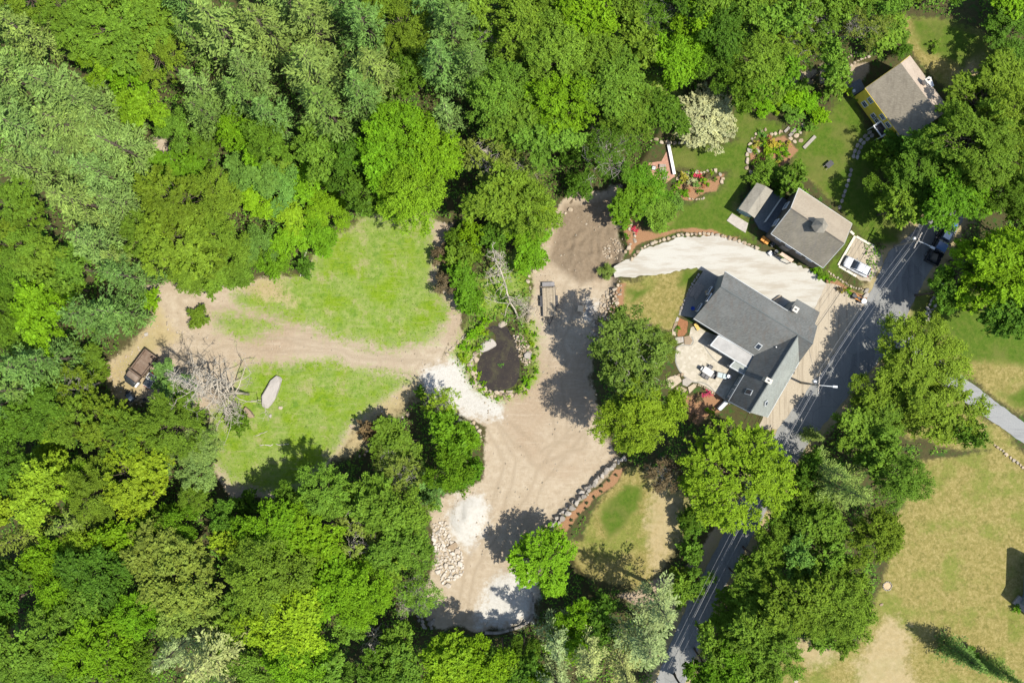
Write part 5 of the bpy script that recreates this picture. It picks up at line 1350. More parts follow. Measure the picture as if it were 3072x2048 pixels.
stone_row('stone_edging', 'rough stones at the lower left of the patio', wz(zA, [(200, 1600), (260, 1540), (340, 1500), (390, 1490)], TZ), .5, .9, .9, 2000, 1, .1, cat='stone edging')
stone_row('stone_edging', 'white stone edge along the lower patio border', wz(zA, [(540, 1620), (600, 1632), (680, 1670), (740, 1700), (800, 1750)], TZ), .22, .4, 1.0, 2050, cat='stone edging')
stone_row('stone_edging', 'stone curb on the left of the side slab by the house', wz(zA, [(600, 170), (540, 260), (480, 370), (430, 470), (400, 560), (340, 690)], TZ), .35, .6, .92, 2100, cat='stone edging', mt='greystone')
stone_row('stone_edging', 'stones at the top of the woods above the yellow house', wz(zD, [(160, 180), (220, 130), (330, 60), (400, 30)], TZ), .35, .7, 1.1, 2150, cat='stone edging')
stone_row('stone_edging', 'dark rocks beside the yellow house shadow bed', wz(zD, [(250, 270), (330, 210), (430, 150), (560, 110)], TZ), .35, .65, 1.0, 2170, cat='stone edging')
from mathutils import noise as mnoise
def boulder_mesh(seed):
    bm = bmesh.new(); bmesh.ops.create_icosphere(bm, subdivisions=4, radius=.5)
    off = Vector((seed * 3.7, seed * 1.3, seed * 2.1)); r_ = random.Random(seed)
    cuts = [(Vector((r_.gauss(0, 1), r_.gauss(0, 1), r_.gauss(0, .7))).normalized(), r_.uniform(.30, .42)) for _ in range(9)]
    for v in bm.verts:
        p = v.co.copy()
        for n_, d in cuts:                      # broken planes
            q = p.dot(n_)
            if q > d: p -= n_ * (q - d) * .85
        f = mnoise.fractal(p * 3.0 + off, 1.0, 2.1, 4) * .07 + mnoise.noise(p * 9 + off) * .02
        v.co = p * (1 + f) if p.length else p
        v.co.z = min(v.co.z, .34 + f * .5)
    me = bpy.data.meshes.new('boulder'); bm.to_mesh(me); bm.free(); return me
def boulder(u, v, sx, sy, sz, rz, label, k, mt='greystone', z=None, name='boulder', cat='boulder'):
    x, y = W(u, v, .3)
    me = boulder_mesh(k); me.materials.append(M[mt])
    o = bpy.data.objects.new(name, me); C.objects.link(o)
    o.location = (x, y, gz(x, y) + sz * .22 if z is None else z); o.scale = (sx * 1.15, sy * 1.15, sz * 1.1); o.rotation_euler = (0, 0, rz)
    return tag(o, label, cat, 'loose boulders')
boulder(*zF(2105, 755), 4.3, 2.35, 1.3, R(66), 'long grey slab boulder standing on the lower meadow', 1, 'slabrock')
boulder(*zF(1815, 1035), 1.9, .9, 1.0, R(-52), 'pinkish grey boulder beside the small dark yew', 2, 'stone')
boulder(*zG(640, 770), 2.4, 1.5, .5, R(28), 'big flat pale slab at the left shore of the pond', 3, 'greystone')
boulder(*zG(815, 520), 1.1, .9, .5, R(10), 'flat tan stone at the head of the pond', 4, 'stone')
boulder(*zG(1115, 880), 1.3, .95, .8, R(30), 'largest rounded boulder on the right shore of the pond', 5, 'greystone')
boulder(*zG(1855, 375), 1.1, .9, .6, R(40), 'white rock at the foot of the boulder bank', 6, 'greystone')
boulder(*zG(1775, 350), .5, .45, .35, R(10), 'small pale rock right of the wooden box', 7, 'stone')
boulder(*zF(2225, 970), .6, .5, .3, 0, 'small pinkish stone below the long slab boulder', 8, 'stone')
boulder(*zF(2090, 1080), .55, .45, .3, 1, 'small grey stone in the lower meadow grass', 9)
boulder(*zI(1355, 600), .85, .85, .5, 0, 'white round boulder at the left of the rock garden', 10, 'greystone')
boulder(*zI(1435, 620), .8, .8, .5, 1, 'grey flat boulder at the left of the rock garden', 11, 'greystone')
boulder(*po(295, 912), .9, .6, .5, .5, 'grey rock at the lower edge of the truck clearing', 12)
boulder(*po(335, 768), .7, .5, .4, .5, 'white rock at the left edge of the truck clearing', 13)
boulder(*zE(800, 1190), .8, .55, .6, .9, 'white upright rock at the road corner of the drive', 14)
boulder(*zE(795, 1270), 1.0, .6, .5, .6, 'rounded pale rock beside the small tractor', 15)
boulder(*zH(340, 690), 1.5, 1.0, .7, .5, 'large squared stone in the middle of the rubble pile', 16, 'stone')
boulder(*po(1824, 1558), .65, .55, .5, .3, 'pale rock at the bottom edge of the dry lawn', 17, 'stone')
boulder(*zA(1590, 525), 1.6, .8, .9, R(40), 'tan boulder against the driveway wall of the house', 18, 'stone')
boulder(*po(2020, 1384), .0001 + .5, .4, .25, .3, 'small stone below the white stone ring', 19, 'stone')

# loose rocks scattered over the sandy ground at the truck clearing
stone_fill('rock_scatter', 'scattered sharp pale stones left of the rusty dump truck', wo([(262, 830), (300, 805), (330, 790), (320, 830), (290, 860), (285, 910), (262, 890), (252, 860)]), 60, .15, .5, 2200, 'stone', md=1.0)
# flagstone path to the yellow house, each slab its own piece
def flags(name, label, pts, wd, step, seed, mt='greystone', rows=1, th=.07):
    r_ = random.Random(seed); path = smooth_path(pts, 8)
    e_ = thing(name, label, 'path', (*pts[0], TZ)); acc = 0; last = path[0]
    for a, b in zip(path[:-1], path[1:]):
        acc += math.hypot(b[0] - a[0], b[1] - a[1])
        if acc < step: continue
        acc = 0; ang = math.atan2(b[1] - a[1], b[0] - a[0])
        for q in range(rows):
            off = (q - (rows - 1) / 2) * wd / rows
            cx, cy = b[0] - math.sin(ang) * off, b[1] + math.cos(ang) * off
            n = 6; pg = []
            for k in range(n):
                aa = 2 * math.pi * k / n + r_.uniform(-.25, .25); rx = step * .56 * r_.uniform(.85, 1.05); ry = wd / rows * .5 * r_.uniform(.85, 1.05)
                x, y = rx * math.cos(aa), ry * math.sin(aa)
                pg.append((cx + x * math.cos(ang) - y * math.sin(ang), cy + x * math.sin(ang) + y * math.cos(ang)))
            MB().prism(pg, TZ - .02, TZ + th).build('flagstone', M[mt], e_, world=True)
flags('flagstone_path', 'narrow grey flagstone path across the shaded lawn to the yellow house', wz(zC, [(1590, 460), (1650, 270), (1700, 120), (1740, -20), (1765, -130)], TZ), .55, .62, 5)
flags('flagstone_walk', 'wide stone walk from the yellow house door', wz(zD, [(660, 1270), (560, 1340), (450, 1440), (380, 1560), (340, 1700)], TZ), 1.1, .7, 6, 'greystone', 2)
# steps beside the rock garden
st = thing('stone_steps', 'long pale stone steps beside the rock garden', 'steps', (*W(*zI(1900, 450), TZ), TZ))
for (x0, y0, x1, y1, wd) in ((1775, 380, 1830, 325, .35), (1830, 430, 1910, 345, .4), (2000, 570, 2135, 430, .45)):
    a = W(*zI(x0, y0), TZ); b = W(*zI(x1, y1), TZ)
    MB().box(((a[0] + b[0]) / 2, (a[1] + b[1]) / 2, TZ + .1), (math.hypot(b[0] - a[0], b[1] - a[1]), wd, .3), math.atan2(b[1] - a[1], b[0] - a[0])).build('step', M['greystone'], st, world=True)
for (x, y, s) in ((1850, 455, .8), (1920, 420, .9), (1970, 480, .9), (1900, 490, .7), (1960, 380, .7), (2000, 300, .9)):
    put_stone(st, *W(*zI(x, y), TZ), TZ + .03, s, s * .8, .2, x, x)

# brick terrace with its furniture
M['brick'] = simple('brick_paving', (0.30, 0.165, 0.115), .9, .2, 4)
bt = sheet('brick_terrace', wz(zI, [(180, 740), (330, 720), (400, 590), (430, 640), (490, 900), (370, 985), (250, 930), (150, 860)], TZ), TZ + .03, M['brick'], .03, 3)
w_ = thing('terrace_wall', 'straight white capped wall on the right of the brick terrace', 'wall', (*W(*zI(440, 700), TZ), TZ))
a = W(*zI(415, 530), TZ + .5); b = W(*zI(482, 870), TZ + .5)
MB().box(((a[0] + b[0]) / 2, (a[1] + b[1]) / 2, TZ + .25), (math.hypot(b[0] - a[0], b[1] - a[1]), .3, .5), math.atan2(b[1] - a[1], b[0] - a[0])).build('wall', M['greystone'], w_, world=True)
MB().box(((a[0] + b[0]) / 2, (a[1] + b[1]) / 2, TZ + .53), (math.hypot(b[0] - a[0], b[1] - a[1]) + .1, .4, .07), math.atan2(b[1] - a[1], b[0] - a[0])).build('coping', M['white_paint'], w_, world=True)
def table(f, x, y, z, lx, ly, rz, label, top='white_paint', legs='dark_metal', name='patio_table'):
    e_ = thing(name, label, 'table', (*W(*f(x, y), z + .7), z), rz)
    MB().box((0, 0, .72), (lx, ly, .05)).build('table_top', M[top], e_)
    for sx in (-1, 1):
        for sy in (-1, 1): MB().tube([(sx * lx * .42, sy * ly * .4, 0), (sx * lx * .42, sy * ly * .4, .7)], .03, 6).build('leg', M[legs], e_)
    return e_
def chair(f, x, y, z, rz, label, cushion='trim', frame='dark_metal'):
    e_ = thing('patio_chair', label, 'chair', (*W(*f(x, y), z + .5), z), rz, 'patio chairs')
    MB().box((0, 0, .43), (.55, .52, .07)).build('seat', M[frame], e_)
    MB().box((.02, 0, .49), (.42, .46, .06)).build('cushion', M[cushion], e_)
    MB().box((-.28, 0, .70), (.06, .52, .55)).build('backrest', M[frame], e_)
    for sx in (-1, 1):
        for sy in (-1, 1): MB().tube([(sx * .24, sy * .23, 0), (sx * .24, sy * .23, .43)], .02, 5).build('leg', M[frame], e_)
        MB().box((0, sx * .28, .62), (.5, .05, .05)).build('armrest', M[frame], e_)
ANG = R(-33)
M['offwhite'] = simple('off_white_top', (.40, .39, .365), .6, .08, 3)
table(zA, 715, 1455, TZ, 1.5, .9, ANG, 'white rectangular dining table on the patio', 'offwhite')
chair(zA, 640, 1420, TZ, ANG, 'patio chair at the left end of the white table'); chair(zA, 790, 1520, TZ, ANG + math.pi, 'patio chair at the right end of the white table', 'dark_metal')
chair(zA, 745, 1400, TZ, ANG - math.pi / 2, 'patio chair on the far side of the white table', 'dark_metal'); chair(zA, 660, 1500, TZ, ANG + math.pi / 2, 'patio chair on the near side of the white table', 'dark_metal')
chair(zA, 700, 1530, TZ, ANG + math.pi / 2, 'second patio chair on the near side of the white table', 'dark_metal')
lg = thing('outdoor_sofa', 'pale blue-grey cushioned lounger beside the dining table', 'sofa', (*W(*zA(905, 1510), TZ + .4), TZ), R(-14))
MB().box((0, 0, .25), (1.6, .8, .2)).build('base', M['dark_metal'], lg)
for k in (-.38, .38): MB().box((k, 0, .42), (.72, .72, .16), 0, .94).build('cushion', simple('pale_cushion%d' % (k > 0), (0.33, 0.38, 0.38), .9, .12, 4), lg)
MB().box((-.86, 0, .5), (.16, .8, .7)).build('backrest', M['dark_metal'], lg)
gr = thing('barbecue_grill', 'small metal grill at the right end of the lounger', 'grill', (*W(*zA(990, 1520), TZ + .8), TZ), R(-20))
MB().box((0, 0, .75), (.6, .5, .3), 0, .8).build('lid', M['galv'], gr); MB().box((0, 0, .35), (.5, .4, .6)).build('cabinet', M['dark_metal'], gr)
table(zI, 350, 830, TZ, .9, .55, R(-3), 'tan wooden table on the brick terrace', 'greywood', name='terrace_table')
chair(zI, 240, 800, TZ, R(-10), 'white cushioned chair on the brick terrace'); 
bn2 = thing('slatted_bench', 'dark slatted bench at the top of the brick terrace', 'bench', (*W(*zI(345, 775), TZ + .4), TZ), R(-5))
for k in range(4): MB().box((0, -.18 + k * .12, .42), (.9, .09, .04)).build('slat', M['greywood'], bn2)
for k in (-.38, .38): MB().box((k, 0, .2), (.06, .42, .4)).build('leg', M['dark_metal'], bn2)
fp = thing('fire_bowl', 'round pale fire bowl at the bottom of the brick terrace', 'fire pit', (*W(*zI(365, 910), TZ), TZ))
MB().lathe([(.34, 0), (.40, .3), (.30, .32), (.24, .15)], 16).build('bowl', M['greystone'], fp)
# mulch bed by the patio with slab stones
sheet('planting_bed', wz(zA, [(330, 750), (450, 800), (440, 940), (400, 990), (320, 1000), (300, 900)], TZ), TZ + .05, simple('red_mulch', (0.20, 0.09, 0.04), .95, .3, 8, bump=.6), .05, 8)
ps = thing('patio_slabs', 'large pale flat slabs on the left rim of the patio', 'stones', (*W(*zA(300, 1000), TZ), TZ))
slabs = [[(310, 740), (340, 760), (320, 800), (280, 810)], [(275, 820), (315, 815), (300, 900), (250, 890)], [(245, 900), (298, 905), (290, 990), (245, 980)], [(285, 1010), (390, 1000), (395, 1070), (290, 1095)], [(400, 1000), (470, 985), (510, 1050), (480, 1105), (405, 1100)],
         [(160, 1560), (220, 1520), (330, 1500), (370, 1580), (240, 1680), (190, 1650)], [(380, 1560), (440, 1530), (520, 1580), (440, 1650), (380, 1630)], [(300, 1660), (370, 1650), (440, 1690), (400, 1740), (300, 1720)], [(450, 1660), (530, 1610), (560, 1650), (470, 1740)], [(320, 1745), (380, 1748), (385, 1790), (325, 1790)], [(395, 1755), (440, 1755), (440, 1795), (395, 1795)]]
for k, sl in enumerate(slabs):
    MB().prism(wz(zA, sl, TZ), TZ, TZ + .12 + (k % 3) * .03).build('stone', M['stone' if k % 3 else 'greystone'], ps, world=True)
# gravel-yard retaining wall of blocks
bw = thing('block_wall', 'low curved concrete block wall round the bottom of the gravel yard', 'retaining wall', (*W(*zH(1035, 1200)), 0))
path = smooth_path(wz(zH, [(1020, 1070), (1040, 1130), (1042, 1220), (1035, 1290), (1000, 1340), (930, 1385), (840, 1415), (740, 1440), (640, 1440)]), 12)
acc = 0
for a, b in zip(path[:-1], path[1:]):
    acc += math.hypot(b[0] - a[0], b[1] - a[1])
    if acc > .55:
        acc = 0; ang = math.atan2(b[1] - a[1], b[0] - a[0])
        MB().box((b[0], b[1], .12), (.56, .32, .5), ang).build('block', M['greystone'], bw, world=True)
# parking pad timbers
tk = thing('timber_border', 'pale timber border round the parking pad of the white car', 'border', (*W(*zE(400, 760), TZ), TZ))
for (x0, y0, x1, y1) in ((560, 190, 620, 245), (640, 270, 360, 760), (660, 280, 960, 450), (370, 775, 660, 945)):
    a = W(*zE(x0, y0), TZ); b = W(*zE(x1, y1), TZ)
    MB().box(((a[0] + b[0]) / 2, (a[1] + b[1]) / 2, TZ + .09), (math.hypot(b[0] - a[0], b[1] - a[1]), .32, .2), math.atan2(b[1] - a[1], b[0] - a[0])).build('timber', simple('pale_timber', (0.50, 0.46, 0.37), .9, .15, 4) if 'pale_timber' not in bpy.data.materials else bpy.data.materials['pale_timber'], tk, world=True)
# white stone ring on the dry lawn
rg = thing('stone_ring', 'ring of white stones round a bare patch on the dry lawn', 'stone ring', (*W(*po(2038, 1345), TZ), TZ))
MB().lathe([(.5, -.02), (.5, .03)], 16).build('earth', simple('ring_soil', (0.36, 0.27, 0.16), .95, .2, 5), rg)
for k in range(14):
    aa = k * math.pi / 7; 
    o = bpy.data.objects.new('stone', ROCKS['white'][k % 8] if 'white' in ROCKS else ROCKS['greystone'][k % 8]); o.parent = rg; o.location = (.6 * math.cos(aa), .6 * math.sin(aa), .08); o.scale = (.3, .22, .2); o.rotation_euler = (0, 0, aa + 1.57); C.objects.link(o)

# ---------------------------------------------------------------- vehicles
def car_ring(x, w_, z0, z1, sh=.86):
    return [(x, -w_, z0), (x, w_, z0), (x, w_ * 1.0, z0 + (z1 - z0) * .6), (x, w_ * .97, z1 - .05), (x, w_ * sh, z1), (x, -w_ * sh, z1), (x, -w_ * .97, z1 - .05), (x, -w_, z0 + (z1 - z0) * .6)]
def wheel(parent, x, y, r_, wd):
    w_ = MB().tube([(x, y - wd / 2, r_), (x, y + wd / 2, r_)], r_, 16).build('wheel', M['rubber'], parent, True)
    MB().tube([(x, y - wd / 2 - .02, r_), (x, y + wd / 2 + .02, r_)], r_ * .62, 12).build('rim', M['galv'], w_)
def paint(name, c, rough=.25):
    t = NT(name); t.col(c); t.b.inputs['Roughness'].default_value = rough; t.b.inputs['Specular IOR Level'].default_value = .5
    t.b.inputs['Coat Weight'].default_value = .5; t.b.inputs['Coat Roughness'].default_value = .1; return t.m
WHITE = paint('white_car_paint', (.50, .51, .52)); BLACKP = paint('black_truck_paint', (.012, .014, .018)); DGREY = paint('charcoal_paint', (.035, .04, .042))
# white hatchback: front towards -x
cx, cy = W(*zE(680, 785), TZ + .7)
wc = thing('white_car', 'white hatchback parked on the timber-edged parking pad', 'car', (cx, cy, TZ + .03), R(-27))
st_ = [(-2.05, .55, .35, .60), (-1.98, .72, .28, .70), (-1.7, .82, .25, .82), (-1.1, .86, .24, .93), (-.4, .87, .24, .98), (.6, .87, .24, 1.0), (1.5, .86, .26, 1.02), (1.85, .80, .3, 1.0), (2.0, .68, .38, .9)]
wc.scale = (.95, .95, .97)
body = MB().loft([car_ring(*q) for q in st_]).build('body', WHITE, wc, True)
cab_ = [(-.95, .66, .95, .98), (-.30, .64, .95, 1.38), (.1, .64, .95, 1.47), (.9, .63, .95, 1.49), (1.5, .60, .95, 1.38), (1.92, .56, .9, 1.0)]
MB().loft([car_ring(x, w_ * 1.14, z0, z1, .80) for x, w_, z0, z1 in cab_]).build('cabin', M['glass'], wc, True)
MB().loft([[(x, -w_, z), (x, w_, z), (x, w_ * .96, z + .04), (x, -w_ * .96, z + .04)] for x, w_, z in ((-.12, .58, 1.42), (.3, .60, 1.47), (.9, .60, 1.485), (1.45, .58, 1.42), (1.62, .55, 1.33))]).build('roof', WHITE, wc, True)
for s_ in (-1, 1):
    MB().loft([[(x, s_ * y - .03, z - .03), (x, s_ * y + .03, z - .03), (x, s_ * y + .03, z + .03), (x, s_ * y - .03, z + .03)] for x, y, z in ((-.92, .68, 1.0), (-.2, .60, 1.42), (.9, .60, 1.50), (1.7, .58, 1.28))]).build('roof_pillar', WHITE, wc)
    MB().box((-.62, s_ * .98, 1.0), (.16, .2, .12)).build('mirror', DGREY, wc)
    MB().box((-1.86, s_ * .58, .70), (.22, .28, .10), s_ * .5).build('headlight', M['glass'], wc)
    MB().box((1.93, s_ * .62, .85), (.1, .22, .2)).build('tail_light', simple('red_lens%d' % s_, (.35, .01, .01), .3), wc)
    for x in (-1.3, 1.25): wheel(wc, x, s_ * .77, .31, .2)
MB().loft([car_ring(x, w_, z0, z1) for x, w_, z0, z1 in ((-2.12, .60, .3, .56), (-2.02, .78, .25, .66), (-1.86, .87, .22, .60))]).build('front_bumper', DGREY, wc, True)
MB().box((-.2, 0, .28), (3.9, 1.78, .2)).build('sill', DGREY, wc)
MB().box((2.0, 0, .45), (.14, 1.5, .3)).build('rear_bumper', DGREY, wc)
# dark pickup under the trees
cx, cy = W(*zE(2060, 450), TZ + .9)
pk_ = thing('dark_pickup', 'black pickup truck with a loaded bed, parked under roadside trees', 'pickup truck', (cx, cy, TZ + .03), R(62))
st_ = [(-2.65, .86, .5, 1.05), (-2.6, .94, .42, 1.12), (-.2, .96, .42, 1.12), (1.2, .96, .42, 1.12), (2.3, .92, .42, 1.08), (2.62, .82, .45, 1.0), (2.7, .7, .5, .85)]
MB().loft([car_ring(*q) for q in st_]).build('body', BLACKP, pk_, True)
MB().loft([car_ring(x, w_, z0, z1, .82) for x, w_, z0, z1 in ((-.75, .84, 1.08, 1.6), (-.6, .84, 1.08, 1.8), (.45, .82, 1.08, 1.82), (.62, .82, 1.08, 1.74), (1.3, .84, 1.05, 1.12))]).build('cabin', M['glass'], pk_, True)
MB().box((-.05, 0, 1.84), (1.1, 1.36, .05)).build('roof', paint('blue_truck_paint', (.05, .12, .24)), pk_)
bed = MB()
bed.box((-1.65, .86, 1.25), (1.8, .12, .35)).box((-1.65, -.86, 1.25), (1.8, .12, .35)).box((-2.55, 0, 1.25), (.12, 1.84, .35)).box((-.8, 0, 1.25), (.1, 1.84, .35))
bed.build('cargo_bed', BLACKP, pk_)
MB().box((-1.6, .05, 1.25), (1.1, 1.0, .3), .2, .7).build('load', M['brown_siding'], pk_)
for s_ in (-1, 1):
    for x in (-1.65, 1.65): wheel(pk_, x, s_ * .84, .4, .26)
    MB().box((.85, s_ * 1.1, 1.2), (.15, .22, .22)).build('mirror', BLACKP, pk_)
    MB().box((2.62, s_ * .62, .85), (.15, .35, .18)).build('headlight', M['white_paint'], pk_)
# blue car nosed in front of the pickup
cx, cy = W(*zE(2190, 220), TZ + .7)
bc = thing('blue_car', 'blue compact car in front of the black pickup, half hidden by leaves', 'car', (cx, cy, TZ + .03), R(62))
MB().loft([car_ring(*q) for q in ((-1.9, .7, .35, .8), (-1.6, .82, .26, .95), (.6, .84, .25, .95), (1.6, .8, .26, .85), (1.9, .62, .35, .65))]).build('body', paint('blue_paint', (.03, .10, .26)), bc, True)
MB().loft([car_ring(x, w_, z0, z1, .8) for x, w_, z0, z1 in ((-1.5, .68, .9, .98), (-1.0, .68, .9, 1.4), (.1, .68, .9, 1.42), (.9, .7, .9, .98))]).build('cabin', M['glass'], bc, True)
MB().box((-.45, 0, 1.42), (1.0, 1.0, .04)).build('roof', paint('pale_blue_paint', (.45, .55, .65)), bc)
for s_ in (-1, 1):
    for x in (-1.2, 1.2): wheel(bc, x, s_ * .74, .3, .2)
# rusty dump truck, front towards +x
RUST = NT('rusty_steel'); n_ = RUST.noise(1.6, 6, .7); RUST.col(RUST.ramp(n_, [(.3, (.10, .062, .042)), (.5, (.145, .105, .078)), (.68, (.19, .15, .115)), (.8, (.10, .05, .03))])); RUST.bump(RUST.noise(12, 4), .4, .03)
RUST = RUST.m
cx, cy = W(*zF(415, 425), 1.3)
dt = thing('dump_truck', 'old dump truck with rusty open bed parked in the clearing', 'truck', (cx, cy, gz(cx, cy)), R(-127))
MB().box((-.55, 0, 1.02), (3.3, 1.9, .1)).build('bed_floor', RUST, dt)
for s_ in (-1, 1): MB().box((-.55, s_ * .98, 1.3), (3.4, .12, .62)).build('bed_side', RUST, dt)
MB().box((-2.22, 0, 1.3), (.12, 2.1, .62)).build('tailgate', RUST, dt)
MB().box((1.14, 0, 1.55), (.12, 2.1, 1.1)).build('bed_front', RUST, dt)
for k in range(6): MB().box((-1.9 + k * .55, 0, 1.09), (.07, 1.8, .05)).build('bed_rib', RUST, dt)
MB().loft([car_ring(x, w_, z0, z1, .85) for x, w_, z0, z1 in ((1.28, .88, .8, 2.05), (1.4, .9, .75, 2.1), (2.1, .88, .75, 2.05), (2.3, .86, .75, 1.5))]).build('cab', simple('faded_brown_cab', (.17, .13, .10), .6, .25, 2), dt, True)
MB().box((2.28, 0, 1.72), (.06, 1.5, .5)).build('windshield', M['glass'], dt)
MB().loft([car_ring(x, w_, z0, z1, .8) for x, w_, z0, z1 in ((2.2, .84, .7, 1.35), (2.9, .82, .7, 1.28), (3.15, .72, .7, 1.1))]).build('hood', simple('black_faded_hood', (.028, .032, .034), .35, .2, 2), dt, True)
for s_ in (-1, 1):
    MB().box((2.6, s_ * .95, .85), (.9, .28, .28), 0, .85).build('fender', M['white_paint'] if s_ > 0 else DGREY, dt)
    for x in (-1.2, 2.55): wheel(dt, x, s_ * .86, .42, .3)
    MB().box((3.14, s_ * .55, .95), (.08, .2, .2)).build('headlight', M['white_paint'], dt)
MB().box((.3, 0, .7), (5.0, .8, .22)).build('chassis', M['dark_metal'], dt)
# little utility vehicle beside it
cx, cy = W(*zF(520, 610), .9)
uv = thing('utility_cart', 'small white-framed utility cart with black panel beside the dump truck', 'utility cart', (cx, cy, gz(cx, cy)), R(-122))
MB().box((0, 0, .5), (2.2, 1.05, .35)).build('body', M['white_paint'], uv)
MB().box((.45, 0, .95), (.95, .95, .08)).build('bonnet', DGREY, uv); MB().box((.45, 0, .78), (.9, .9, .28)).build('engine_cover', DGREY, uv)
fr = MB()
for s_ in (-1, 1):
    fr.tube([(-.1, s_ * .48, .6), (-.15, s_ * .46, 1.5), (-.95, s_ * .46, 1.5), (-1.0, s_ * .48, .6)], .045, 6)
fr.tube([(-.15, -.46, 1.5), (-.15, .46, 1.5)], .045, 6).tube([(-.95, -.46, 1.5), (-.95, .46, 1.5)], .045, 6)
fr.build('roll_cage', M['white_paint'], uv)
MB().box((-.55, 0, .8), (.5, .9, .2)).build('seat', M['greywood'], uv); MB().box((-1.05, 0, .6), (.25, 1.0, .3)).build('rear_rack', simple('red_paint', (.34, .04, .02), .5), uv); MB().box((1.12, 0, .5), (.1, .9, .25)).build('front_bumper', bpy.data.materials['red_paint'], uv)
for s_ in (-1, 1):
    for x in (-.75, .75): wheel(uv, x, s_ * .55, .28, .22)
# covered grey machine
cx, cy = W(*zF(262, 832), .6)
gm_ = thing('grey_machine', 'small dark grey machine at the lower left of the truck clearing', 'machine', (cx, cy, gz(cx, cy)), R(-50))
MB().box((0, 0, .45), (1.3, .8, .5), 0, .85).build('body', simple('grey_tarp', (.11, .13, .14), .7, .25, 3), gm_); MB().box((-.75, .1, .4), (.5, .5, .35)).build('engine', M['dark_metal'], gm_); MB().box((.2, 0, .75), (.5, .6, .12)).build('seat', M['trim'], gm_)
for s_ in (-1, 1): wheel(gm_, .4, s_ * .45, .25, .15); wheel(gm_, -.6, s_ * .4, .22, .14)
hj = thing('black_hitch_tool', 'black metal implement lying beside the grey machine', 'tool', (*W(*zF(450, 860)), gz(*W(*zF(450, 860))) + .1), R(-5))
MB().box((0, 0, .12), (1.1, .08, .1)).build('bar', M['dark_metal'], hj); MB().box((.1, 0, .2), (.35, .4, .3), .5).build('head', M['dark_metal'], hj)
# flatbed trailer, tongue towards -y in the picture
cx, cy = W(*zG(1360, 250), .7)
tr = thing('flatbed_trailer', 'two-axle flatbed trailer with plank deck beside the dirt track', 'trailer', (cx, cy, gz(cx, cy)), R(2))
Ld, Wd = 4.2, 1.75
y0 = -Ld / 2
for k in range(8):
    MB().box((-Wd / 2 + (k + .5) * Wd / 8, -.1, .66), (Wd / 8 - .018, Ld - .2, .05)).build('plank', simple('deck_plank%d' % k, [(.24, .195, .135), (.28, .23, .16), (.215, .175, .12), (.26, .215, .15)][k % 4], .85, .22, 4), tr)
fr = MB()
for s_ in (-1, 1): fr.box((s_ * (Wd / 2 + .04), 0, .6), (.08, Ld, .16))
fr.box((0, -Ld / 2, .6), (Wd + .16, .08, .16)).box((0, Ld / 2, .6), (Wd + .16, .08, .16)).build('frame', M['dark_metal'], tr)
MB().box((0, Ld / 2 + .32, .63), (Wd * .98, .58, .05)).build('ramp', simple('ramp_steel', (.16, .15, .145), .6, .2, 4), tr)
tg = MB()
for s_ in (-1, 1): tg.tube([(s_ * .52, -Ld / 2, .55), (0, -Ld / 2 - 1.1, .52)], .05, 6)
tg.build('tongue', M['dark_metal'], tr); MB().box((0, -Ld / 2 - 1.2, .54), (.12, .3, .12)).build('coupler', M['dark_metal'], tr); MB().tube([(0, -Ld / 2 - .9, 0), (0, -Ld / 2 - .9, .8)], .04, 6).build('jack', M['dark_metal'], tr)
for s_ in (-1, 1):
    MB().box((s_ * (Wd / 2 + .24), .05, .72), (.27, 1.5, .06)).build('fender', M['dark_metal'], tr)
    for y in (-.35, .45):
        w_ = MB().tube([(s_ * (Wd / 2 + .14), y, .33), (s_ * (Wd / 2 + .34), y, .33)], .33, 14).build('wheel', M['rubber'], tr, True); MB().tube([(s_ * (Wd / 2 + .13), y, .33), (s_ * (Wd / 2 + .36), y, .33)], .2, 10).build('rim', M['galv'], w_)
# wooden box on the dirt
cx, cy = W(*zG(1730, 335), .5)
bx = thing('wooden_box', 'tan wooden box standing alone on the dirt beside the trailer', 'box', (cx, cy, gz(cx, cy)), R(-6))
MB().box((0, 0, .35), (.72, .78, .7)).build('body', M['wood'], bx); MB().box((0, 0, .72), (.8, .84, .05)).build('lid', simple('box_lid', (.56, .43, .28), .85, .12, 4), bx)
# lawn tractor at the driveway corner
cx, cy = W(*zE(690, 1305), TZ + .5)
lt_ = thing('lawn_tractor', 'small orange and black lawn tractor at the road end of the driveway', 'lawn tractor', (cx, cy, TZ + .03), R(-28))
MB().box((-.55, 0, .55), (.8, .55, .35), 0, .8).build('bonnet', M['black_plastic'], lt_); MB().box((.1, 0, .42), (.9, .6, .25)).build('body', M['orange'], lt_); MB().box((.3, 0, .62), (.4, .45, .12)).build('seat', M['black_plastic'], lt_); MB().box((.5, 0, .78), (.1, .45, .35)).build('backrest', M['black_plastic'], lt_)
MB().lathe([(.36, .3), (.38, .5), (.2, .56)], 14, (.95, 0, .1)).build('grass_catcher', M['white_paint'], lt_); MB().tube([(-.1, 0, .6), (0, 0, .85)], .03, 6).build('steering_column', M['dark_metal'], lt_); MB().lathe([(.17, 0), (.17, .03)], 12, (0, 0, .85)).build('steering_wheel', M['black_plastic'], lt_)
for s_ in (-1, 1): wheel(lt_, .45, s_ * .42, .28, .2); wheel(lt_, -.6, s_ * .36, .2, .14)
wp = thing('paving_stone', 'pale concrete paving stone below the lawn tractor', 'paving stone', (*W(*zE(712, 1400), TZ), TZ), R(-30)); MB().box((0, 0, .09), (.75, .6, .12)).build('slab', M['greystone'], wp)
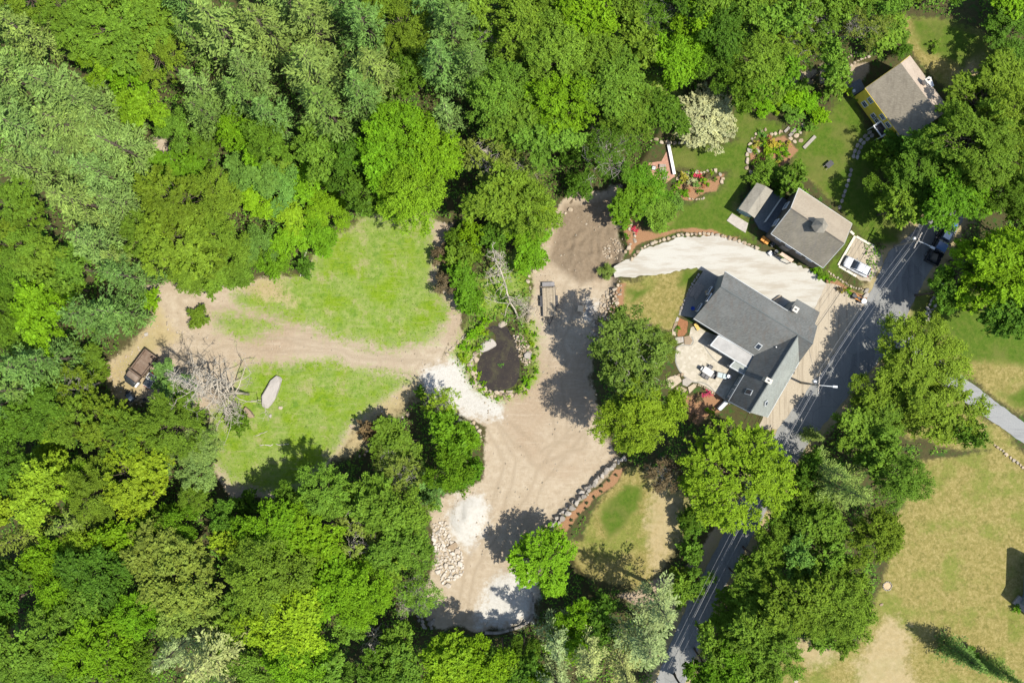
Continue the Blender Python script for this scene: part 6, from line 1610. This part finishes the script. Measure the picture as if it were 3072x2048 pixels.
# timber stack and pots behind the house
ts = thing('timber_stack', 'stack of grey boards on the shaded slab behind the house', 'timber stack', (*W(*zA(560, 400), TZ + .3), TZ), R(57))
for k in range(7): MB().box((.03 * ((k * 7) % 5), -.6 + k * .2, .16 + .1 * (k % 3)), (2.3 - .12 * (k % 4), .16, .12), .03 * (k % 3)).build('board', M['greywood'], ts)
lf = thing('log_pile', 'pale heap of cut logs against the end wall of the house', 'log pile', (*W(*zA(740, 410), TZ + .4), TZ), R(30))
for k in range(12):
    MB().tube([(-.5 + .27 * (k % 4), -.35, .16 + .27 * (k // 4)), (-.5 + .27 * (k % 4), .35, .16 + .27 * (k // 4))], .13, 9).build('log', M['wood'], lf)
tb = thing('blue_tub', 'small blue tub on the slab behind the house', 'tub', (*W(*zA(513, 630), TZ + .2), TZ)); MB().lathe([(.22, 0), (.28, .35), (.25, .35), (.2, .06)], 14).build('tub', simple('blue_plastic', (.02, .08, .42), .5), tb)
yb_ = thing('yellow_bench', 'yellow wooden bench beside the house at the top of the patio', 'bench', (*W(*zA(570, 870), TZ + .4), TZ), R(-60))
for k in range(3): MB().box((0, -.16 + k * .16, .42), (1.0, .13, .05)).build('slat', simple('yellow_wood', (.52, .36, .09), .7, .15) if k == 0 else bpy.data.materials['yellow_wood'], yb_)
for k in (-.42, .42): MB().box((k, 0, .2), (.07, .45, .4)).build('leg', bpy.data.materials['yellow_wood'], yb_)
for k, (x, y) in enumerate(((615, 815), (655, 845))):
    b_ = thing('orange_bin', '%s of the two orange bins at the corner of the barn' % ('upper', 'lower')[k], 'bin', (*W(*zC(x, y), TZ + .8), TZ), R(-33), 'orange bins')
    MB().box((0, 0, .4), (.55, .6, .75), 0, 1.08).build('body', M['orange'], b_); MB().box((0, 0, .82), (.64, .7, .08)).build('lid', M['orange'], b_)
for k, (x, y, l_) in enumerate(((770, 985, 'dark blue barrel beside the barn door'), (735, 880, 'dark garden tool cart beside the orange bins'))):
    b_ = thing('barrel' if k == 0 else 'tool_cart', l_, 'barrel' if k == 0 else 'cart', (*W(*zC(x, y), TZ + .4), TZ))
    if k == 0: MB().lathe([(.28, 0), (.33, .2), (.33, .7), (.28, .9), (.2, .88)], 14).build('body', DGREY, b_)
    else:
        MB().box((0, 0, .5), (.8, .5, .3), .6).build('tray', DGREY, b_); MB().tube([(.4, .3, .5), (.9, .6, .8)], .03, 6).build('handle', M['dark_metal'], b_); wheel(b_, -.2, -.3, .2, .1)
wh = thing('white_hose_reel', 'white plastic hose reel by the gravel driveway edge', 'hose reel', (*W(*zC(700, 1000), TZ + .3), TZ), R(40)); MB().tube([(0, -.25, .35), (0, .25, .35)], .33, 14).build('drum', M['white_paint'], wh); MB().box((0, 0, .08), (.5, .7, .12)).build('base', M['trim'], wh)
# lawn chair and wheelbarrow under the trees
wbx, wby = W(*zI(2300, 760), TZ + .3)
wbr = thing('wheelbarrow', 'dark wheelbarrow in tree shade left of the flagstone path', 'wheelbarrow', (wbx, wby, TZ), R(40))
MB().box((0, 0, .5), (.9, .65, .3), 0, 1.15).build('tray', M['dark_metal'], wbr); wheel(wbr, .62, 0, .2, .1)
for s_ in (-1, 1): MB().tube([(-.9, s_ * .3, .55), (.6, s_ * .08, .3)], .03, 6).build('handle', M['greywood'], wbr); MB().tube([(-.3, s_ * .25, 0), (-.3, s_ * .25, .4)], .025, 5).build('leg', M['dark_metal'], wbr)
# fallen logs and a thin snag on the meadow
def log(a, b, r_, label, seed):
    rg_ = np.random.RandomState(seed); A_ = W(*a); B_ = W(*b)
    p_ = bend((A_[0], A_[1], gz(*A_) + r_ * .7), (B_[0], B_[1], gz(*B_) + r_ * .7), rg_, 6, .03)
    o = MB().tube(p_, [r_ * (1 - .07 * i) for i in range(7)], 7).build('fallen_branch', M['paleb'], None, True); tag(o, label, 'branch', 'fallen branches')
log(zF(1960, 1460), zF(2340, 1445), .09, 'long pale fallen branch lying on the lower meadow grass', 1)
log(zF(1900, 1335), zF(2060, 1275), .06, 'short thin fallen branch above the long one on the meadow', 2)
log(zF(1840, 880), zF(1985, 870), .07, 'broken branch tip beside the long slab boulder', 3)
log(po(705, 570), po(690, 635), .12, 'leaning bare trunk at the top edge of the upper meadow', 4)
# seedlings along the mulch strip
sm = LIB['U1'][0][0]
for k in range(11):
    u = k / 10; x, y = W(*po(1295 + (1410 - 1295) * u + 6 * math.sin(k * 2.1), 1222 - (1222 - 1090) * u ** .95), TZ)
    o = bpy.data.objects.new('seedling', sm); C.objects.link(o); o.location = (x, y, gz(x, y)); o.scale = (.28, .28, .3); o.rotation_euler = (0, 0, k); o.color = (.05, .07, .03, 1)
    tag(o, ('%s small dark plant along the mulch strip from its lower end' % ('first', 'second', 'third', 'fourth', 'fifth', 'sixth', 'seventh', 'eighth', 'ninth', 'tenth', 'eleventh')[k]), 'plant', 'plants in the mulch strip')

# loose pebbles and clods over the bare ground: nobody could count them
rg_ = np.random.RandomState(5)
N = 16000
px_ = rg_.uniform(-62, 30, N); py_ = rg_.uniform(-32, 36, N)
dm = np.full(N, -3.0)
for p in LAY['dirt'][:2]: dm = np.maximum(dm, sdf(wo(p), px_, py_, 3.0))
gq = np.full(N, -3.0)
for p in LAY['grass']: gq = np.maximum(gq, sdf(wo(p), px_, py_, 3.0))
kp = (dm > -.3) & (gq < .2) & (sdf(POND, px_, py_, 3.0) < 0) & (rg_.rand(N) < .12 + .9 * np.clip(1 - dm / 2.2, 0, 1) * vnoise(px_, py_, 2.0, 61) + .5 * (vnoise(px_, py_, 3.0, 62) > .68))
px_ = px_[kp]; py_ = py_[kp]; pz_ = gz_arr(px_, py_); n = len(px_)
sz = .045 + .11 * rg_.rand(n) ** 3
oc = np.array([(1, 0, 0), (0, 1, 0), (-1, 0, 0), (0, -1, 0), (0, 0, .8), (0, 0, -.5)])
tri = np.array([(0, 1, 4), (1, 2, 4), (2, 3, 4), (3, 0, 4)])
aa = rg_.rand(n) * 6.28; ca, sa_ = np.cos(aa), np.sin(aa)
V = oc[None] * sz[:, None, None] * (1 + .5 * rg_.rand(n, 6, 3))
V = np.stack([V[..., 0] * ca[:, None] - V[..., 1] * sa_[:, None] + px_[:, None], V[..., 0] * sa_[:, None] + V[..., 1] * ca[:, None] + py_[:, None], V[..., 2] + pz_[:, None] + sz[:, None] * .2], -1).reshape(-1, 3)
Fc = (tri[None] + (np.arange(n) * 6)[:, None, None]).reshape(-1, 3)
me = bpy.data.meshes.new('pebbles'); me.from_pydata(V.tolist(), [], Fc.tolist()); me.update()
tp = NT('pebble'); tp.col(tp.ramp(tp.noise(.9, 5, .8, tp.pos()), [(.35, (.20, .155, .105)), (.6, (.36, .31, .24))])); me.materials.append(tp.m)
o = bpy.data.objects.new('pebbles', me); C.objects.link(o); tag(o, 'loose pebbles and clods strewn over the bare dirt', 'pebbles', kind='stuff')
